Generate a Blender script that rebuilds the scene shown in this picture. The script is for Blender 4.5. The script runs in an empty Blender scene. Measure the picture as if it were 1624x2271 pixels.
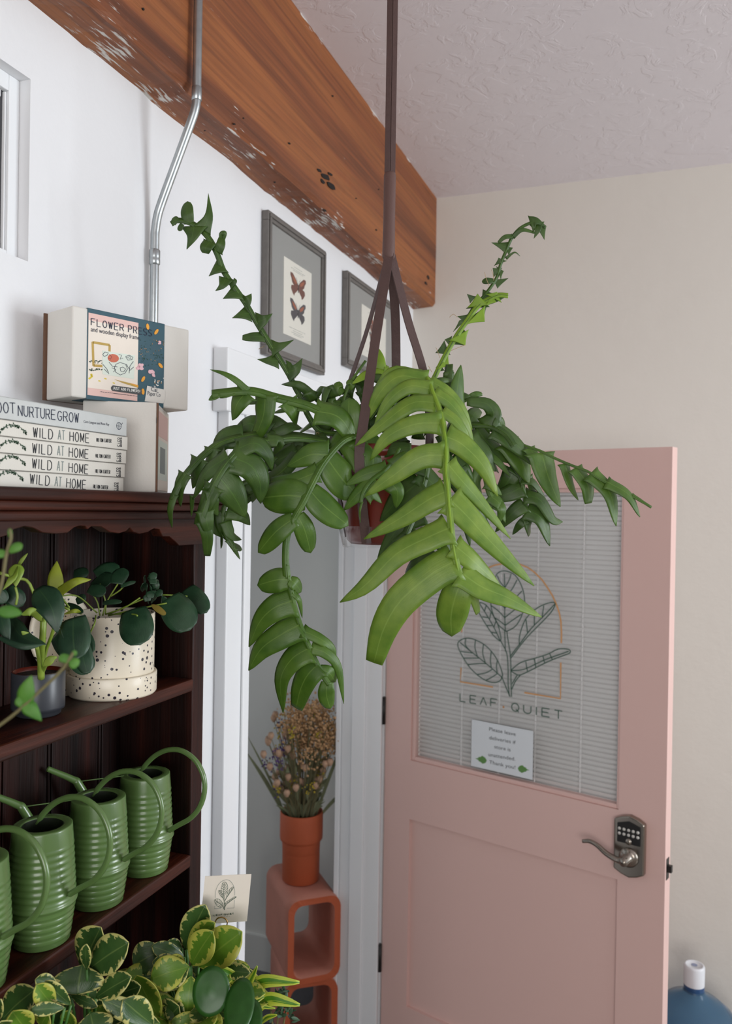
import bpy, math, random
from mathutils import Vector, Matrix, noise
random.seed(7)
S = bpy.context.scene
COL = S.collection
# ------------------------------------------------------------ camera
FPX = 1813.0
YAW, ROLL, PITCH = math.atan(668/1813), .016, .005
CAM = Vector((0, 0, 1.846))
_F0 = Vector((-math.sin(YAW), math.cos(YAW), 0)); _R0 = Vector((math.cos(YAW), math.sin(YAW), 0)); _Z = Vector((0, 0, 1))
FW = _F0*math.cos(PITCH) - _Z*math.sin(PITCH)
_U = _Z*math.cos(PITCH) + _F0*math.sin(PITCH)
RT = _R0*math.cos(ROLL) + _U*math.sin(ROLL)
UP = _U*math.cos(ROLL) - _R0*math.sin(ROLL)
cd = bpy.data.cameras.new('camera'); cam = bpy.data.objects.new('camera', cd); COL.objects.link(cam)
m = Matrix((RT, UP, -FW)).transposed().to_4x4(); m.translation = CAM
cam.matrix_world = m
cd.sensor_fit = 'VERTICAL'; cd.sensor_height = 36; cd.sensor_width = 36; cd.lens = 36*FPX/2271
cd.clip_start = .02; cd.dof.use_dof = True; cd.dof.focus_distance = 1.2; cd.dof.aperture_fstop = 6.5
S.camera = cam
# ------------------------------------------------------------ light and exposure
S.view_settings.view_transform = 'Standard'; S.view_settings.look = 'None'
S.view_settings.gamma = 1; S.view_settings.exposure = 0.34
try: S.view_settings.use_curve_mapping = False
except Exception: pass
w = bpy.data.worlds.new('sky'); S.world = w; w.use_nodes = True
w.node_tree.nodes['Background'].inputs[0].default_value = (.86, .92, 1, 1)
w.node_tree.nodes['Background'].inputs[1].default_value = .6
def area(name, loc, target, sx, sy, power, col):
    l = bpy.data.lights.new(name, 'AREA'); l.shape = 'RECTANGLE'; l.size = sx; l.size_y = sy; l.energy = power; l.color = col
    o = bpy.data.objects.new(name, l); COL.objects.link(o); o.location = loc
    o.rotation_euler = (Vector(target)-Vector(loc)).to_track_quat('-Z', 'Y').to_euler(); return o
area('shop_window_light', (3.4, 2.0, 1.75), (-.8, 1.2, 1.7), 1.3, 1.6, 76, (.89, .95, 1.0))
area('front_window_light', (.9, -2.7, 1.7), (-.2, 2, 1.6), 2.2, 1.6, 46, (1.0, .97, .94))

# ------------------------------------------------------------ helpers
def cam_ray(x, y): return FW + RT*((x-812)/FPX) - UP*((y-1135.5)/FPX)
def at(x, y, t): return CAM + cam_ray(x, y)*t
def on(ax, v, x, y):
    d = cam_ray(x, y); return CAM + d*((v-CAM[ax])/d[ax])
def camdir(deg):      # horizontal direction, degrees to the right of the view
    a = math.radians(deg); return _R0*math.sin(a) + _F0*math.cos(a)
class Fr:
    def __init__(s, o, r, u=(0, 0, 1)):
        s.o = Vector(o); s.r = Vector(r).normalized(); s.u = Vector(u).normalized(); s.n = s.r.cross(s.u)
        if s.n.dot(CAM-s.o) < 0: s.n = -s.n
    def P(s, a, b, c=0): return s.o + s.r*a + s.u*b + s.n*c
    def pix(s, x, y):
        d = cam_ray(x, y); p = CAM + d*((s.o-CAM).dot(s.n)/d.dot(s.n)) - s.o
        return p.dot(s.r), p.dot(s.u)
def crop(x0, y0, sc): return lambda x, y: (x0+x/sc, y0+y/sc)
class MB:
    def __init__(s): s.v = []; s.f = []; s.uv = []; s.mi = []; s.sm = []
    def face(s, idx, uvs=None, mi=0, smooth=False):
        s.f.append(idx); s.uv.append(uvs or [(0, 0)]*len(idx)); s.mi.append(mi); s.sm.append(smooth)
    def box(s, a, b, mi=0):
        x0, y0, z0 = a; x1, y1, z1 = b
        s.boxf(Vector((x0, y0, z0)), Vector((x1-x0, 0, 0)), Vector((0, y1-y0, 0)), Vector((0, 0, z1-z0)), mi)
    def boxf(s, o, A, B, C, mi=0):
        if A.cross(B).dot(C) < 0: A, B = B, A
        n = len(s.v); s.v += [o, o+A, o+A+B, o+B, o+C, o+A+C, o+A+B+C, o+B+C]
        for q in ((0, 3, 2, 1), (4, 5, 6, 7), (0, 1, 5, 4), (1, 2, 6, 5), (2, 3, 7, 6), (3, 0, 4, 7)): s.face([n+i for i in q], mi=mi)
    def boxp(s, fr, a0, b0, a1, b1, c0, c1, mi=0):
        s.boxf(fr.P(a0, b0, c0), fr.r*(a1-a0), fr.u*(b1-b0), fr.n*(c1-c0), mi)
    def poly(s, fr, pts, c0, c1, mi=0):     # extruded polygon on a frame
        n = len(s.v); k = len(pts)
        s.v += [fr.P(a, b, c1) for a, b in pts] + [fr.P(a, b, c0) for a, b in pts]
        ar = sum(pts[i][0]*pts[(i+1) % k][1]-pts[(i+1) % k][0]*pts[i][1] for i in range(k))
        flip = (ar > 0) != (fr.r.cross(fr.u).dot(fr.n) > 0)
        t = list(range(n, n+k)); bt = list(range(n+k, n+2*k))
        s.face(t[::-1] if flip else t, mi=mi); s.face(bt if flip else bt[::-1], mi=mi)
        for i in range(k):
            j = (i+1) % k; q = [n+i, n+k+i, n+k+j, n+j]; s.face(q[::-1] if flip else q, mi=mi)
    def ribbon(s, fr, pts, w, c0=.0001, c1=.0004, mi=0):
        if len(pts) < 2: return
        P = [Vector((a, b)) for a, b in pts]; L = []; R = []
        for i, p in enumerate(P):
            t = (P[min(i+1, len(P)-1)]-P[max(i-1, 0)])
            if t.length < 1e-9: t = Vector((1, 0))
            t.normalize(); nn = Vector((-t.y, t.x))*w/2; L.append(p+nn); R.append(p-nn)
        n = len(s.v); k = len(P)
        s.v += [fr.P(p.x, p.y, c1) for p in L] + [fr.P(p.x, p.y, c1) for p in R] + [fr.P(p.x, p.y, c0) for p in L] + [fr.P(p.x, p.y, c0) for p in R]
        for i in range(k-1):
            s.face([n+i, n+k+i, n+k+i+1, n+i+1], mi=mi); s.face([n+i, n+i+1, n+2*k+i+1, n+2*k+i], mi=mi); s.face([n+k+i+1, n+k+i, n+3*k+i, n+3*k+i+1], mi=mi)
    def tube(s, pts, r, seg=8, mi=0, cap=True):
        pts = [Vector(p) for p in pts]; k = len(pts); rs = r if isinstance(r, (list, tuple)) else [r]*k
        n0 = len(s.v); prev = None
        for i, p in enumerate(pts):
            t = (pts[min(i+1, k-1)]-pts[max(i-1, 0)]).normalized()
            if prev is None: a = t.orthogonal().normalized()
            else: a = (prev - t*prev.dot(t)); a = a.normalized() if a.length > 1e-6 else t.orthogonal().normalized()
            prev = a; b = t.cross(a)
            for j in range(seg):
                an = 2*math.pi*j/seg; s.v.append(p + (a*math.cos(an)+b*math.sin(an))*rs[i])
        for i in range(k-1):
            for j in range(seg):
                j2 = (j+1) % seg; s.face([n0+i*seg+j, n0+i*seg+j2, n0+(i+1)*seg+j2, n0+(i+1)*seg+j], mi=mi, smooth=True)
        if cap:
            s.face([n0+j for j in range(seg)][::-1], mi=mi); s.face([n0+(k-1)*seg+j for j in range(seg)], mi=mi)
    def lathe(s, c, prof, seg=48, mi=0, smooth=True, ax=None):
        c = Vector(c); n0 = len(s.v); k = len(prof)
        if ax is None: X, Y, Zz = Vector((1, 0, 0)), Vector((0, 1, 0)), Vector((0, 0, 1))
        else:
            Zz = Vector(ax).normalized(); X = Zz.orthogonal().normalized(); Y = Zz.cross(X)
        for r, z in prof:
            for j in range(seg):
                an = 2*math.pi*j/seg; s.v.append(c + (X*math.cos(an)+Y*math.sin(an))*r + Zz*z)
        for i in range(k-1):
            for j in range(seg):
                j2 = (j+1) % seg; s.face([n0+i*seg+j, n0+i*seg+j2, n0+(i+1)*seg+j2, n0+(i+1)*seg+j], mi=mi, smooth=smooth)
    def ball(s, c, r, seg=8, rings=5, mi=0, sq=1):
        s.lathe(c, [(max(1e-5, r*math.sin(math.pi*i/rings)), -r*sq*math.cos(math.pi*i/rings)) for i in range(rings+1)], seg, mi)
    def blade(s, C, W, prof, n, cup=.15, fold=0., nu=14, nv=6, mi=0, twist=0.):
        C = catmull(C, nu); n0 = len(s.v); n = Vector(n).normalized()
        for i, c in enumerate(C):
            u = i/nu; t = (C[min(i+1, nu)]-C[max(i-1, 0)]).normalized()
            sd = t.cross(n)
            if sd.length < 1e-4: sd = t.orthogonal()
            sd.normalize(); nn = sd.cross(t).normalized()
            if twist:
                a = twist*u; sd, nn = sd*math.cos(a)+nn*math.sin(a), nn*math.cos(a)-sd*math.sin(a)
            h = W*PROF[prof](u)/2
            for j in range(nv+1):
                v = 2*j/nv-1
                s.v.append(c + sd*v*h - nn*(cup*v*v*h*1.0) + nn*(fold*abs(v)*h))
        for i in range(nu):
            for j in range(nv):
                q = [n0+i*(nv+1)+j, n0+(i+1)*(nv+1)+j, n0+(i+1)*(nv+1)+j+1, n0+i*(nv+1)+j+1]
                s.face(q, [(i/nu, j/nv), ((i+1)/nu, j/nv), ((i+1)/nu, (j+1)/nv), (i/nu, (j+1)/nv)], mi=mi, smooth=True)
    def build(s, name, mat, parent=None, solid=0, bevel=0, bseg=2, smooth=None):
        off = Vector((0, 0, 0)); q = parent
        while q: off += q.location; q = q.parent
        me = bpy.data.meshes.new(name); me.from_pydata([tuple(v-off) for v in s.v], [], s.f)
        uvl = me.uv_layers.new(name='UVMap'); flat = []
        for u in s.uv:
            for q in u: flat += [q[0], q[1]]
        uvl.data.foreach_set('uv', flat)
        me.polygons.foreach_set('material_index', s.mi)
        me.polygons.foreach_set('use_smooth', s.sm if smooth is None else [smooth]*len(s.f))
        for q in (mat if isinstance(mat, list) else [mat]): me.materials.append(q)
        me.update()
        o = bpy.data.objects.new(name, me); COL.objects.link(o)
        if parent:
            o.parent = parent
        if solid:
            md = o.modifiers.new('thickness', 'SOLIDIFY'); md.thickness = solid; md.offset = 0
        if bevel:
            md = o.modifiers.new('bevel', 'BEVEL'); md.width = bevel; md.segments = bseg; md.limit_method = 'ANGLE'; md.angle_limit = math.radians(40)
        return o
def _taper(a, e): return lambda u: a(u)*(1-u**e)
PROF = {
 'p': lambda u: (1+.32*max(0, 1-u/.13)**2)*max(0.012, (1-u**2.5))**.82,
 'b': lambda u: (1+.25*max(0, 1-u/.13)**2)*(1-.5*u**3),
 'r': lambda u: (.72+.28*math.sin(min(1, u/.5)*math.pi/2)) if u < .55 else max(.02, math.sqrt(max(0, 1-((u-.55)/.45)**2))),
 'o': lambda u: max(.02, math.sin(math.pi*min(1, u**.85))**.72),
 'v': lambda u: max(.02, math.sin(math.pi*min(1, u**1.25))**.62),
 'h': lambda u: (math.sin(min(1, (u+.04)/.34)*math.pi/2)**.6)*max(.02, (1-((max(u, .3)-.3)/.7)**1.7)),
 's': lambda u: .12+.88*math.sin(math.pi*min(1, .06+u*.93))**.8 if u < .93 else max(.02, .12+.88*math.sin(math.pi*(.06+u*.93))**.8),
 'c': lambda u: 1.0,
 'k': lambda u: (1.25*(1-u)**2.2+.62*max(.02, 1-u**2.6)),
 't': lambda u: 1-.6*u,
}
def catmull(P, n):
    P = [Vector(p) for p in P]
    if len(P) == 2: return [P[0].lerp(P[1], i/n) for i in range(n+1)]
    E = [P[0]*2-P[1]] + P + [P[-1]*2-P[-2]]; k = len(P)-1; out = []
    for i in range(n+1):
        x = i/n*k; a = min(int(x), k-1); t = x-a; p0, p1, p2, p3 = E[a:a+4]
        out.append(.5*((2*p1)+(p2-p0)*t+(2*p0-5*p1+4*p2-p3)*t*t+(3*p1-p0-3*p2+p3)*t**3))
    return out
def tag(o, label=None, cat=None, group=None, kind=None):
    if label: o['label'] = label
    if cat: o['category'] = cat
    if group: o['group'] = group
    if kind: o['kind'] = kind
    return o
def thing(name, loc, label, cat, group=None):
    o = bpy.data.objects.new(name, None); COL.objects.link(o); o.location = loc; o.empty_display_size = .05
    return tag(o, label, cat, group)
def struct(o): o['kind'] = 'structure'; return o
def copy_tree(o, parent=None):
    c = o.copy(); COL.objects.link(c)
    if parent: c.parent = parent
    for ch in [x for x in COL.objects if x.parent == o]: copy_tree(ch, c)
    return c
def lin(c):
    return tuple([(x/12.92 if x <= .04045 else ((x+.055)/1.055)**2.4) for x in c]) + (1,)
def hexc(h): return lin([int(h[i:i+2], 16)/255 for i in (0, 2, 4)])
def new_mat(name):
    mt = bpy.data.materials.new(name); mt.use_nodes = True; nt = mt.node_tree
    return mt, nt, nt.nodes['Principled BSDF']
def N(nt, t, **kw):
    n = nt.nodes.new(t)
    for k, v in kw.items(): setattr(n, k, v)
    return n
def plain(name, h, rough=.5, metal=0, spec=.5, bump=0, bscale=200, var=0, vscale=20, coat=0, dist=.001):
    mt, nt, b = new_mat(name); c = hexc(h)
    b.inputs['Base Color'].default_value = c; b.inputs['Roughness'].default_value = rough; b.inputs['Metallic'].default_value = metal
    b.inputs['Specular IOR Level'].default_value = spec; b.inputs['Coat Weight'].default_value = coat
    tc = N(nt, 'ShaderNodeTexCoord')
    if var:
        nz = N(nt, 'ShaderNodeTexNoise'); nz.inputs['Scale'].default_value = vscale; nz.inputs['Detail'].default_value = 4
        nt.links.new(tc.outputs['Object'], nz.inputs['Vector'])
        mx = N(nt, 'ShaderNodeMix', data_type='RGBA'); mx.inputs[6].default_value = tuple(x*(1-var) for x in c[:3])+(1,); mx.inputs[7].default_value = tuple(min(1, x*(1+var)) for x in c[:3])+(1,)
        nt.links.new(nz.outputs['Fac'], mx.inputs[0]); nt.links.new(mx.outputs[2], b.inputs['Base Color'])
    if bump:
        nz = N(nt, 'ShaderNodeTexNoise'); nz.inputs['Scale'].default_value = bscale; nz.inputs['Detail'].default_value = 3
        nt.links.new(tc.outputs['Object'], nz.inputs['Vector'])
        bp = N(nt, 'ShaderNodeBump'); bp.inputs['Strength'].default_value = bump; bp.inputs['Distance'].default_value = dist
        nt.links.new(nz.outputs['Fac'], bp.inputs['Height']); nt.links.new(bp.outputs[0], b.inputs['Normal'])
    return mt
def ramp(nt, src, stops, interp='LINEAR'):
    r = N(nt, 'ShaderNodeValToRGB'); r.color_ramp.interpolation = interp; e = r.color_ramp.elements
    e[0].position, e[0].color = stops[0]; e[1].position, e[1].color = stops[-1]
    for p, c in stops[1:-1]:
        x = e.new(p); x.color = c
    nt.links.new(src, r.inputs[0]); return r.outputs[0]
def g(v): return (v, v, v, 1)
def mixc(nt, fac, a, b, mode='MIX'):
    mx = N(nt, 'ShaderNodeMix', data_type='RGBA', blend_type=mode)
    for i, x in ((0, fac), (6, a), (7, b)):
        if hasattr(x, 'is_output') or isinstance(x, bpy.types.NodeSocket): nt.links.new(x, mx.inputs[i])
        else: mx.inputs[i].default_value = x
    return mx.outputs[2]
def wood(name, stops, scale, rough=.4, bump=.3, fine=1., paint=False, coat=0):
    mt, nt, b = new_mat(name); tc = N(nt, 'ShaderNodeTexCoord'); mp = N(nt, 'ShaderNodeMapping'); mp.inputs['Scale'].default_value = scale
    nt.links.new(tc.outputs['Object'], mp.inputs[0])
    n1 = N(nt, 'ShaderNodeTexNoise'); n1.inputs['Scale'].default_value = 1; n1.inputs['Detail'].default_value = 6; n1.inputs['Distortion'].default_value = .12
    nt.links.new(mp.outputs[0], n1.inputs['Vector'])
    c = ramp(nt, n1.outputs['Fac'], stops)
    mp2 = N(nt, 'ShaderNodeMapping'); mp2.inputs['Scale'].default_value = tuple(x*8*fine for x in scale); nt.links.new(tc.outputs['Object'], mp2.inputs[0])
    n2 = N(nt, 'ShaderNodeTexNoise'); n2.inputs['Scale'].default_value = 1; n2.inputs['Detail'].default_value = 3; nt.links.new(mp2.outputs[0], n2.inputs['Vector'])
    f = ramp(nt, n2.outputs['Fac'], [(.35, g(.62)), (.6, g(1))])
    c = mixc(nt, .75, c, f, 'MULTIPLY')
    if paint:
        # knots and dark holes
        vo = N(nt, 'ShaderNodeTexVoronoi'); vo.inputs['Scale'].default_value = 4.2
        mp3 = N(nt, 'ShaderNodeMapping'); mp3.inputs['Scale'].default_value = (1, .55, 1); nt.links.new(tc.outputs['Object'], mp3.inputs[0]); nt.links.new(mp3.outputs[0], vo.inputs['Vector'])
        k = ramp(nt, vo.outputs['Distance'], [(.03, g(1)), (.055, g(0))])
        c = mixc(nt, k, c, (.02, .01, .006, 1))
        # remnants of white paint along the lower and upper edges
        sx = N(nt, 'ShaderNodeSeparateXYZ'); nt.links.new(tc.outputs['Object'], sx.inputs[0])
        mr = N(nt, 'ShaderNodeMapRange'); mr.inputs[1].default_value = 2.655; mr.inputs[2].default_value = 2.57; nt.links.new(sx.outputs[2], mr.inputs[0])
        mr2 = N(nt, 'ShaderNodeMapRange'); mr2.inputs[1].default_value = 2.945; mr2.inputs[2].default_value = 2.965; nt.links.new(sx.outputs[2], mr2.inputs[0])
        mm = N(nt, 'ShaderNodeMath', operation='MAXIMUM'); nt.links.new(mr.outputs[0], mm.inputs[0]); nt.links.new(mr2.outputs[0], mm.inputs[1])
        mp4 = N(nt, 'ShaderNodeMapping'); mp4.inputs['Scale'].default_value = (220, 22, 220); nt.links.new(tc.outputs['Object'], mp4.inputs[0])
        n3 = N(nt, 'ShaderNodeTexNoise'); n3.inputs['Scale'].default_value = 1; n3.inputs['Detail'].default_value = 5; nt.links.new(mp4.outputs[0], n3.inputs['Vector'])
        n4 = N(nt, 'ShaderNodeTexNoise'); n4.inputs['Scale'].default_value = 7; n4.inputs['Detail'].default_value = 2; nt.links.new(tc.outputs['Object'], n4.inputs['Vector'])
        ad = N(nt, 'ShaderNodeMath', operation='ADD'); nt.links.new(n3.outputs['Fac'], ad.inputs[0]); nt.links.new(n4.outputs['Fac'], ad.inputs[1])
        mu = N(nt, 'ShaderNodeMath', operation='MULTIPLY_ADD'); nt.links.new(mm.outputs[0], mu.inputs[0]); mu.inputs[1].default_value = .26; nt.links.new(ad.outputs[0], mu.inputs[2])
        k2 = ramp(nt, mu.outputs[0], [(0, g(0)), (1, g(1))]);
        gt = N(nt, 'ShaderNodeMapRange'); gt.inputs[1].default_value = 1.36; gt.inputs[2].default_value = 1.45; nt.links.new(mu.outputs[0], gt.inputs[0])
        c = mixc(nt, gt.outputs[0], c, (.62, .6, .56, 1))
    nt.links.new(c, b.inputs['Base Color']); b.inputs['Roughness'].default_value = rough; b.inputs['Coat Weight'].default_value = coat; b.inputs['Coat Roughness'].default_value = .25; b.inputs['Specular IOR Level'].default_value = .5 if paint else .22
    bp = N(nt, 'ShaderNodeBump'); bp.inputs['Strength'].default_value = bump; bp.inputs['Distance'].default_value = .002
    nt.links.new(n2.outputs['Fac'], bp.inputs['Height']); nt.links.new(bp.outputs[0], b.inputs['Normal'])
    return mt
def leaf_mat(name, c1, c2, rough=.35, trans=.12, vein=None, edge=None, edgew=.74, stripe=False, sheen=.5):
    mt, nt, b = new_mat(name); tc = N(nt, 'ShaderNodeTexCoord'); uv = N(nt, 'ShaderNodeSeparateXYZ'); nt.links.new(tc.outputs['UV'], uv.inputs[0])
    nz = N(nt, 'ShaderNodeTexNoise'); nz.inputs['Scale'].default_value = 38; nz.inputs['Detail'].default_value = 4; nt.links.new(tc.outputs['Object'], nz.inputs['Vector'])
    c = mixc(nt, ramp(nt, nz.outputs['Fac'], [(.3, g(0)), (.7, g(1))]), hexc(c1), hexc(c2))
    # |v| from the midrib
    s1 = N(nt, 'ShaderNodeMath', operation='MULTIPLY_ADD'); nt.links.new(uv.outputs[1], s1.inputs[0]); s1.inputs[1].default_value = 2; s1.inputs[2].default_value = -1
    av = N(nt, 'ShaderNodeMath', operation='ABSOLUTE'); nt.links.new(s1.outputs[0], av.inputs[0])
    mpn = N(nt, 'ShaderNodeMapping'); mpn.inputs['Scale'].default_value = (3, 60, 1); nt.links.new(tc.outputs['UV'], mpn.inputs[0])
    nv_ = N(nt, 'ShaderNodeTexNoise'); nv_.inputs['Scale'].default_value = 1; nv_.inputs['Detail'].default_value = 3; nt.links.new(mpn.outputs[0], nv_.inputs['Vector'])
    if edge:
        mpe = N(nt, 'ShaderNodeMapping'); mpe.inputs['Scale'].default_value = (9, 3, 1) if not stripe else (1.5, 9, 1); nt.links.new(tc.outputs['UV'], mpe.inputs[0])
        ne = N(nt, 'ShaderNodeTexNoise'); ne.inputs['Scale'].default_value = 1; ne.inputs['Detail'].default_value = 4; nt.links.new(mpe.outputs[0], ne.inputs['Vector'])
        # also pale towards the tip
        no = N(nt, 'ShaderNodeTexNoise'); no.inputs['Scale'].default_value = 11; nt.links.new(tc.outputs['Object'], no.inputs['Vector'])
        a1 = N(nt, 'ShaderNodeMath', operation='MULTIPLY_ADD'); nt.links.new(ne.outputs['Fac'], a1.inputs[0]); a1.inputs[1].default_value = 1.5; nt.links.new(av.outputs[0], a1.inputs[2])
        a2 = N(nt, 'ShaderNodeMath', operation='MULTIPLY_ADD'); nt.links.new(no.outputs['Fac'], a2.inputs[0]); a2.inputs[1].default_value = .7; nt.links.new(a1.outputs[0], a2.inputs[2])
        e2 = N(nt, 'ShaderNodeMapRange'); e2.inputs[1].default_value = edgew+1.08; e2.inputs[2].default_value = edgew+1.12; nt.links.new(a2.outputs[0], e2.inputs[0])
        c = mixc(nt, e2.outputs[0], c, hexc(edge))
    if vein:
        vv = ramp(nt, av.outputs[0], [(.01, g(.35)), (.06, g(0))]); c = mixc(nt, vv, c, hexc(vein))
    nt.links.new(c, b.inputs['Base Color']); b.inputs['Roughness'].default_value = rough; b.inputs['Specular IOR Level'].default_value = sheen
    bp = N(nt, 'ShaderNodeBump'); bp.inputs['Strength'].default_value = .25; bp.inputs['Distance'].default_value = .0015
    nt.links.new(nv_.outputs['Fac'], bp.inputs['Height']); nt.links.new(bp.outputs[0], b.inputs['Normal'])
    tr = N(nt, 'ShaderNodeBsdfTranslucent'); nt.links.new(mixc(nt, 1, c, (1, 1, .45, 1), 'MULTIPLY'), tr.inputs[0])
    ms = N(nt, 'ShaderNodeMixShader'); ms.inputs[0].default_value = trans
    nt.links.new(b.outputs[0], ms.inputs[1]); nt.links.new(tr.outputs[0], ms.inputs[2]); nt.links.new(ms.outputs[0], nt.nodes['Material Output'].inputs[0])
    return mt
def speckle_mat():
    mt, nt, b = new_mat('speckled_glaze'); tc = N(nt, 'ShaderNodeTexCoord')
    vo = N(nt, 'ShaderNodeTexVoronoi'); vo.inputs['Scale'].default_value = 165; nt.links.new(tc.outputs['Object'], vo.inputs['Vector'])
    sep = N(nt, 'ShaderNodeSeparateColor'); nt.links.new(vo.outputs['Color'], sep.inputs[0])
    mr = N(nt, 'ShaderNodeMapRange'); mr.inputs[1].default_value = .35; mr.inputs[2].default_value = 1; mr.inputs[3].default_value = 0; mr.inputs[4].default_value = .42; nt.links.new(sep.outputs[0], mr.inputs[0])
    lt = N(nt, 'ShaderNodeMath', operation='LESS_THAN'); nt.links.new(vo.outputs['Distance'], lt.inputs[0]); nt.links.new(mr.outputs[0], lt.inputs[1])
    c = mixc(nt, lt.outputs[0], hexc('EDE3CE'), hexc('34303A')); nt.links.new(c, b.inputs['Base Color']); b.inputs['Roughness'].default_value = .3
    return mt
def wall_mat(name, h, scale=60, strength=.12):
    mt, nt, b = new_mat(name); tc = N(nt, 'ShaderNodeTexCoord'); c = hexc(h)
    n0 = N(nt, 'ShaderNodeTexNoise'); n0.inputs['Scale'].default_value = 1.3; n0.inputs['Detail'].default_value = 3; nt.links.new(tc.outputs['Object'], n0.inputs['Vector'])
    cc = mixc(nt, n0.outputs['Fac'], tuple(x*.96 for x in c[:3])+(1,), c); nt.links.new(cc, b.inputs['Base Color'])
    n1 = N(nt, 'ShaderNodeTexNoise'); n1.inputs['Scale'].default_value = scale; n1.inputs['Detail'].default_value = 5; nt.links.new(tc.outputs['Object'], n1.inputs['Vector'])
    n2 = N(nt, 'ShaderNodeTexNoise'); n2.inputs['Scale'].default_value = 6; n2.inputs['Detail'].default_value = 3; nt.links.new(tc.outputs['Object'], n2.inputs['Vector'])
    ad = N(nt, 'ShaderNodeMath', operation='MULTIPLY_ADD'); nt.links.new(n2.outputs['Fac'], ad.inputs[0]); ad.inputs[1].default_value = 4; nt.links.new(n1.outputs['Fac'], ad.inputs[2])
    bp = N(nt, 'ShaderNodeBump'); bp.inputs['Strength'].default_value = strength; bp.inputs['Distance'].default_value = .004
    nt.links.new(ad.outputs[0], bp.inputs['Height']); nt.links.new(bp.outputs[0], b.inputs['Normal']); b.inputs['Roughness'].default_value = .55
    return mt
def ceiling_mat():
    mt, nt, b = new_mat('knockdown_plaster'); tc = N(nt, 'ShaderNodeTexCoord')
    n1 = N(nt, 'ShaderNodeTexNoise'); n1.inputs['Scale'].default_value = 16; n1.inputs['Detail'].default_value = 6; n1.inputs['Roughness'].default_value = .6; n1.inputs['Distortion'].default_value = .8
    nt.links.new(tc.outputs['Object'], n1.inputs['Vector'])
    h = ramp(nt, n1.outputs['Fac'], [(.5, g(0)), (.56, g(.8)), (.8, g(1))])
    bp = N(nt, 'ShaderNodeBump'); bp.inputs['Strength'].default_value = .28; bp.inputs['Distance'].default_value = .003
    nt.links.new(h, bp.inputs['Height']); nt.links.new(bp.outputs[0], b.inputs['Normal'])
    b.inputs['Base Color'].default_value = hexc('DDD5D7'); b.inputs['Roughness'].default_value = .6
    return mt
# stroke alphabet, drawn on a unit box
def _arc(cx, cy, rx, ry, a0, a1, n=14): return [(cx+rx*math.cos(math.radians(a0+(a1-a0)*i/n)), cy+ry*math.sin(math.radians(a0+(a1-a0)*i/n))) for i in range(n+1)]
GL = {
 'A': [[(0, 0), (.5, 1), (1, 0)], [(.18, .34), (.82, .34)]], '^': [[(0, 0), (.5, 1), (1, 0)]],
 'B': [[(0, 0), (0, 1), (.6, 1)]+_arc(.6, .76, .3, .24, 90, -90)+[(0, .52)], [(.6, .52)]+_arc(.62, .26, .36, .26, 90, -90)+[(0, 0)]],
 'C': [_arc(.55, .5, .55, .5, 45, 315)], 'D': [[(0, 0), (0, 1), (.4, 1)]+_arc(.4, .5, .6, .5, 90, -90)+[(0, 0)]],
 'E': [[(1, 1), (0, 1), (0, 0), (1, 0)], [(0, .52), (.85, .52)]], 'F': [[(1, 1), (0, 1), (0, 0)], [(0, .52), (.8, .52)]],
 'G': [_arc(.52, .5, .52, .5, 45, 335)+[(1, .45), (.6, .45)]], 'H': [[(0, 0), (0, 1)], [(1, 0), (1, 1)], [(0, .52), (1, .52)]],
 'I': [[(.5, 0), (.5, 1)]], 'J': [[(.8, 1), (.8, .3)]+_arc(.45, .3, .35, .3, 0, -150)], 'K': [[(0, 0), (0, 1)], [(1, 1), (0, .45)], [(.3, .62), (1, 0)]],
 'L': [[(0, 1), (0, 0), (.9, 0)]], 'M': [[(0, 0), (0, 1), (.5, .15), (1, 1), (1, 0)]], 'N': [[(0, 0), (0, 1), (1, 0), (1, 1)]],
 'O': [_arc(.5, .5, .5, .5, 0, 360, 24)], 'P': [[(0, 0), (0, 1), (.6, 1)]+_arc(.6, .74, .36, .26, 90, -90)+[(0, .48)]],
 'Q': [_arc(.5, .5, .5, .5, 0, 360, 24), [(.6, .28), (1, -.05)]], 'R': [[(0, 0), (0, 1), (.6, 1)]+_arc(.6, .74, .36, .26, 90, -90)+[(0, .48)], [(.5, .48), (1, 0)]],
 'S': [_arc(.5, .75, .42, .25, 30, 270, 12)+_arc(.5, .25, .45, .25, 90, -150, 12)], 'T': [[(0, 1), (1, 1)], [(.5, 1), (.5, 0)]],
 'U': [[(0, 1), (0, .35)]+_arc(.5, .35, .5, .35, 180, 360)+[(1, 1)]], 'W': [[(0, 1), (.27, 0), (.5, .9), (.73, 0), (1, 1)]],
 'X': [[(0, 0), (1, 1)], [(0, 1), (1, 0)]], 'Y': [[(0, 1), (.5, .5), (1, 1)], [(.5, .5), (.5, 0)]],
 '+': [[(.5, .2), (.5, .6)], [(.3, .4), (.7, .4)]], '!': [[(.5, 1), (.5, .3)], [(.5, .08), (.5, 0)]], ' ': [],
}
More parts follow.
